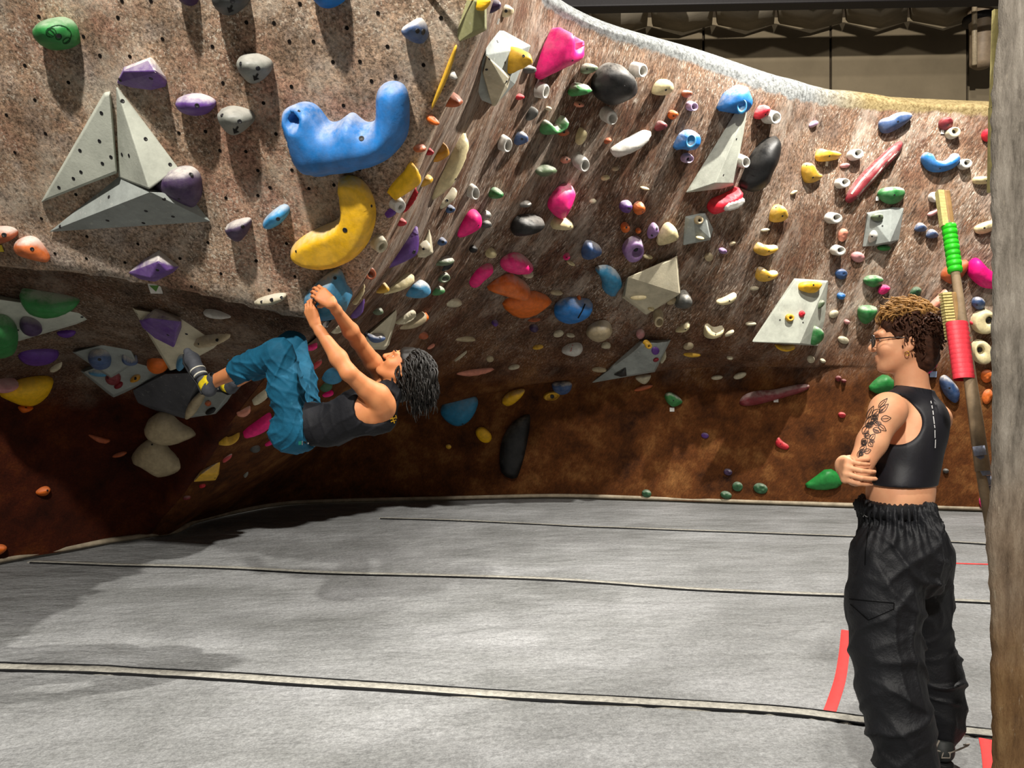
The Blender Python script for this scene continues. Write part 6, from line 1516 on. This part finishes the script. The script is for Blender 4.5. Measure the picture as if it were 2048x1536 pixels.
    tag(root, 'person standing with folded arms in black crop top and cargo trousers', 'person')
watcher()

# ================================================================== pillar and brush pole
def pillar():
    a = N('weathered_pillar_plaster'); co = a.coord(); mp = a.n('ShaderNodeMapping'); mp.inputs['Scale'].default_value = (1, 1, .16); a.l(co, mp.inputs[0])
    n1 = a.noise(mp.outputs[0], 26, 8, .75); n2 = a.noise(mp.outputs[0], 90, 5, .7); sx = a.n('ShaderNodeSeparateXYZ'); a.l(co, sx.inputs[0])
    mr = a.n('ShaderNodeMapRange', i_1=.75, i_2=1.55); a.l(a.math('ADD', sx.outputs[2], a.math('MULTIPLY', a.noise(co, 5, 4), .5)), mr.inputs[0])
    c1 = a.ramp(n1, [(.3, lin('4a3524')), (.5, lin('74583a')), (.72, lin('8d7350'))]); c2 = a.ramp(n1, [(.3, lin('4d473f')), (.5, lin('857d72')), (.72, lin('aaa296'))])
    c = a.mix(mr.outputs[0], c1, c2); c = a.mix(a.ramp(n2, [(.62, G(0)), (.72, G(.7))]), c, lin('b3a792'))
    m = a.done(c, .8, a.bump(n1, .8, .02), .15)
    root = empty('pillar', (1.62, 2.25, 0)); root['kind'] = 'structure'; root.name = 'wall_pillar'
    # rough left face: profile traced down the edge
    edge = [(3.6,2004),(2.52,2003),(2.37,1996),(2.26,1990),(2.18,1984),(2.08,1981),(1.9,1982),(1.7,1984),(1.45,1983),(1.2,1982),(1.05,1980),(.99,1972),(.96,1970),(.90,1974),(.80,1980),(.5,1982),(.2,1984),(0,1986)]
    vs = []; fs = []
    zs = np.linspace(3.6, -.02, 150); ex = np.interp(-zs, [-e[0] for e in edge], [e[1] for e in edge])
    for zv, xv in zip(zs, ex):
        d = 2.1; X0 = (xv-1024)/F*d+rng.uniform(-.0035, .0035); X1 = X0+.55
        for (xx, yy) in ((X0, d), (X0+.02, d-.02), (X0+.16, d-.03), (X1, d-.03), (X1, d+.15), (X0+.14, d+.15), (X0+.05, d+.05)):
            vs.append((xx+rng.uniform(-.001, .001), yy+rng.uniform(-.002, .002), zv))
    k = 7
    for i in range(len(zs)-1):
        for j in range(k): a_ = i*k+j; b_ = i*k+(j+1) % k; fs.append((a_, b_, b_+k, a_+k))
    MB().add(vs, fs).build('pillar_body', m, root, True)
    ts = simple('pale_yellow_trim', 'd8cc8a', .6)
    for x0, y0, x1, y1, d, w_ in ((1990, 20, 1984, 215, 2.2, .008), (1996, 30, 1990, 210, 2.19, .006), (1982, 215, 1979, 385, 2.2, .007)):
        A, B2 = P(x0, y0, d), P(x1, y1, d); MB().tube([A, (A+B2)*.5, B2], w_, 4).build('edge_strip', ts, root)
pillar()
def brush_pole():
    d0, d1 = 2.62, 2.30
    T, Bm = P(1888, 382, d0), P(1992, 1130, d1)
    pt = lambda t: T.lerp(Bm, t)
    py = lambda y: pt((y-382)/(1130-382))
    root = empty('brush_pole', Bm); tag(root, 'long wooden brush pole with green and red tape leaning at the pillar', 'brush')
    wood = simple('pale_pole_wood', 'b08a58', .6, .3, 18, .35, .3); wood2 = simple('grey_pole_wood', '9a8468', .65, .3, 18, .4, .3)
    b = MB(); b.tube([py(450), py(560), py(700), py(850), py(960)], [.013, .014, .017, .020, .022], 10); b.build('pole', wood2, root, True)
    ax = (Bm-T).normalized(); sd = Vector((0, -1, 0)).cross(ax).normalized()
    if sd.x < 0: sd = -sd
    bk = sd.cross(ax).normalized(); MX = Matrix((sd, bk, ax)).transposed()
    # top brush
    c = (py(382)+py(470))*.5; L = (py(470)-py(382)).length
    MB().box(c+sd*.004, (.022, .026, L), MX).build('brush_head', wood, root, bevel=.006)
    bristle = simple('cream_bristle', 'e2d28c', .7, .2, 80, .3)
    for i in range(12):
        cc = py(386+i*6.6)-sd*.016; MB().box(cc, (.020, .022, L/12*.86), MX).build('bristle_tuft', bristle, root)
    # green tape windings
    gt = simple('green_tape', '2fd020', .45, .4, 30, .2, .3)
    for i in range(9):
        a, b2 = py(459+i*11.4), py(459+(i+1)*11.4); b = MB(); b.tube([a, a.lerp(b2, .5), b2], [.0215+.0015*math.sin(i*2), .0235, .0215], 12); o = b.build('green_tape', gt, root, True)
    # second brush strapped on lower down
    T2, B2 = P(1901, 585, 2.52), P(1916, 690, 2.50); ax2 = (B2-T2).normalized(); sd2 = Vector((0, -1, 0)).cross(ax2).normalized()
    if sd2.x < 0: sd2 = -sd2
    M2 = Matrix((sd2, sd2.cross(ax2), ax2)).transposed()
    MB().box(T2.lerp(B2, .5)+sd2*.006, (.016, .024, (B2-T2).length), M2).build('brush_head', wood, root, bevel=.005)
    for i in range(16):
        cc = T2.lerp(B2, .02+.84*i/15)-sd2*.018; MB().box(cc, (.030, .024, .0066), M2).build('bristle_tuft', bristle, root)
    rt = simple('red_tape', 'e33a48', .5, .4, 30, .2, .3)
    for i in range(12):
        y0 = 668+i*9.6; a, b2 = py(y0), py(y0+9.6); w_ = .026
        off = -sd*.030; b = MB()
        ring = lambda c_: [c_+off*.62+sd*(.034*math.cos(t))+bk*(.024*math.sin(t)) for t in [2*math.pi*k/14 for k in range(14)]]
        m_ = a.lerp(b2, .5); r0, r1, r2 = ring(a), [x+(x-(m_+off*.62))*.04 for x in ring(m_)], ring(b2); vs = r0+r1+r2; fs = []
        for j in range(2):
            for k in range(14): fs.append((j*14+k, j*14+(k+1) % 14, (j+1)*14+(k+1) % 14, (j+1)*14+k))
        b.add(vs, fs); b.build('red_tape', rt, root, True)
    # second stick and grey wrap behind
    b = MB(); b.tube([P(1945, 800, 2.44), P(1950, 880, 2.42), P(1968, 980, 2.36), P(1990, 1100, 2.3)], [.008, .012, .015, .016], 8); b.build('stick', wood2, root, True)
    gw = simple('grey_blue_wrap', '8d93a6', .6, .3, 40, .4, .5)
    for i in range(6):
        a, b2 = P(1957+i*4.2, 892+i*20, 2.38), P(1961+i*4.2, 911+i*20, 2.375); b = MB(); b.tube([a, b2], [.017, .018], 8); b.build('grey_wrap', gw, root, True)
brush_pole()
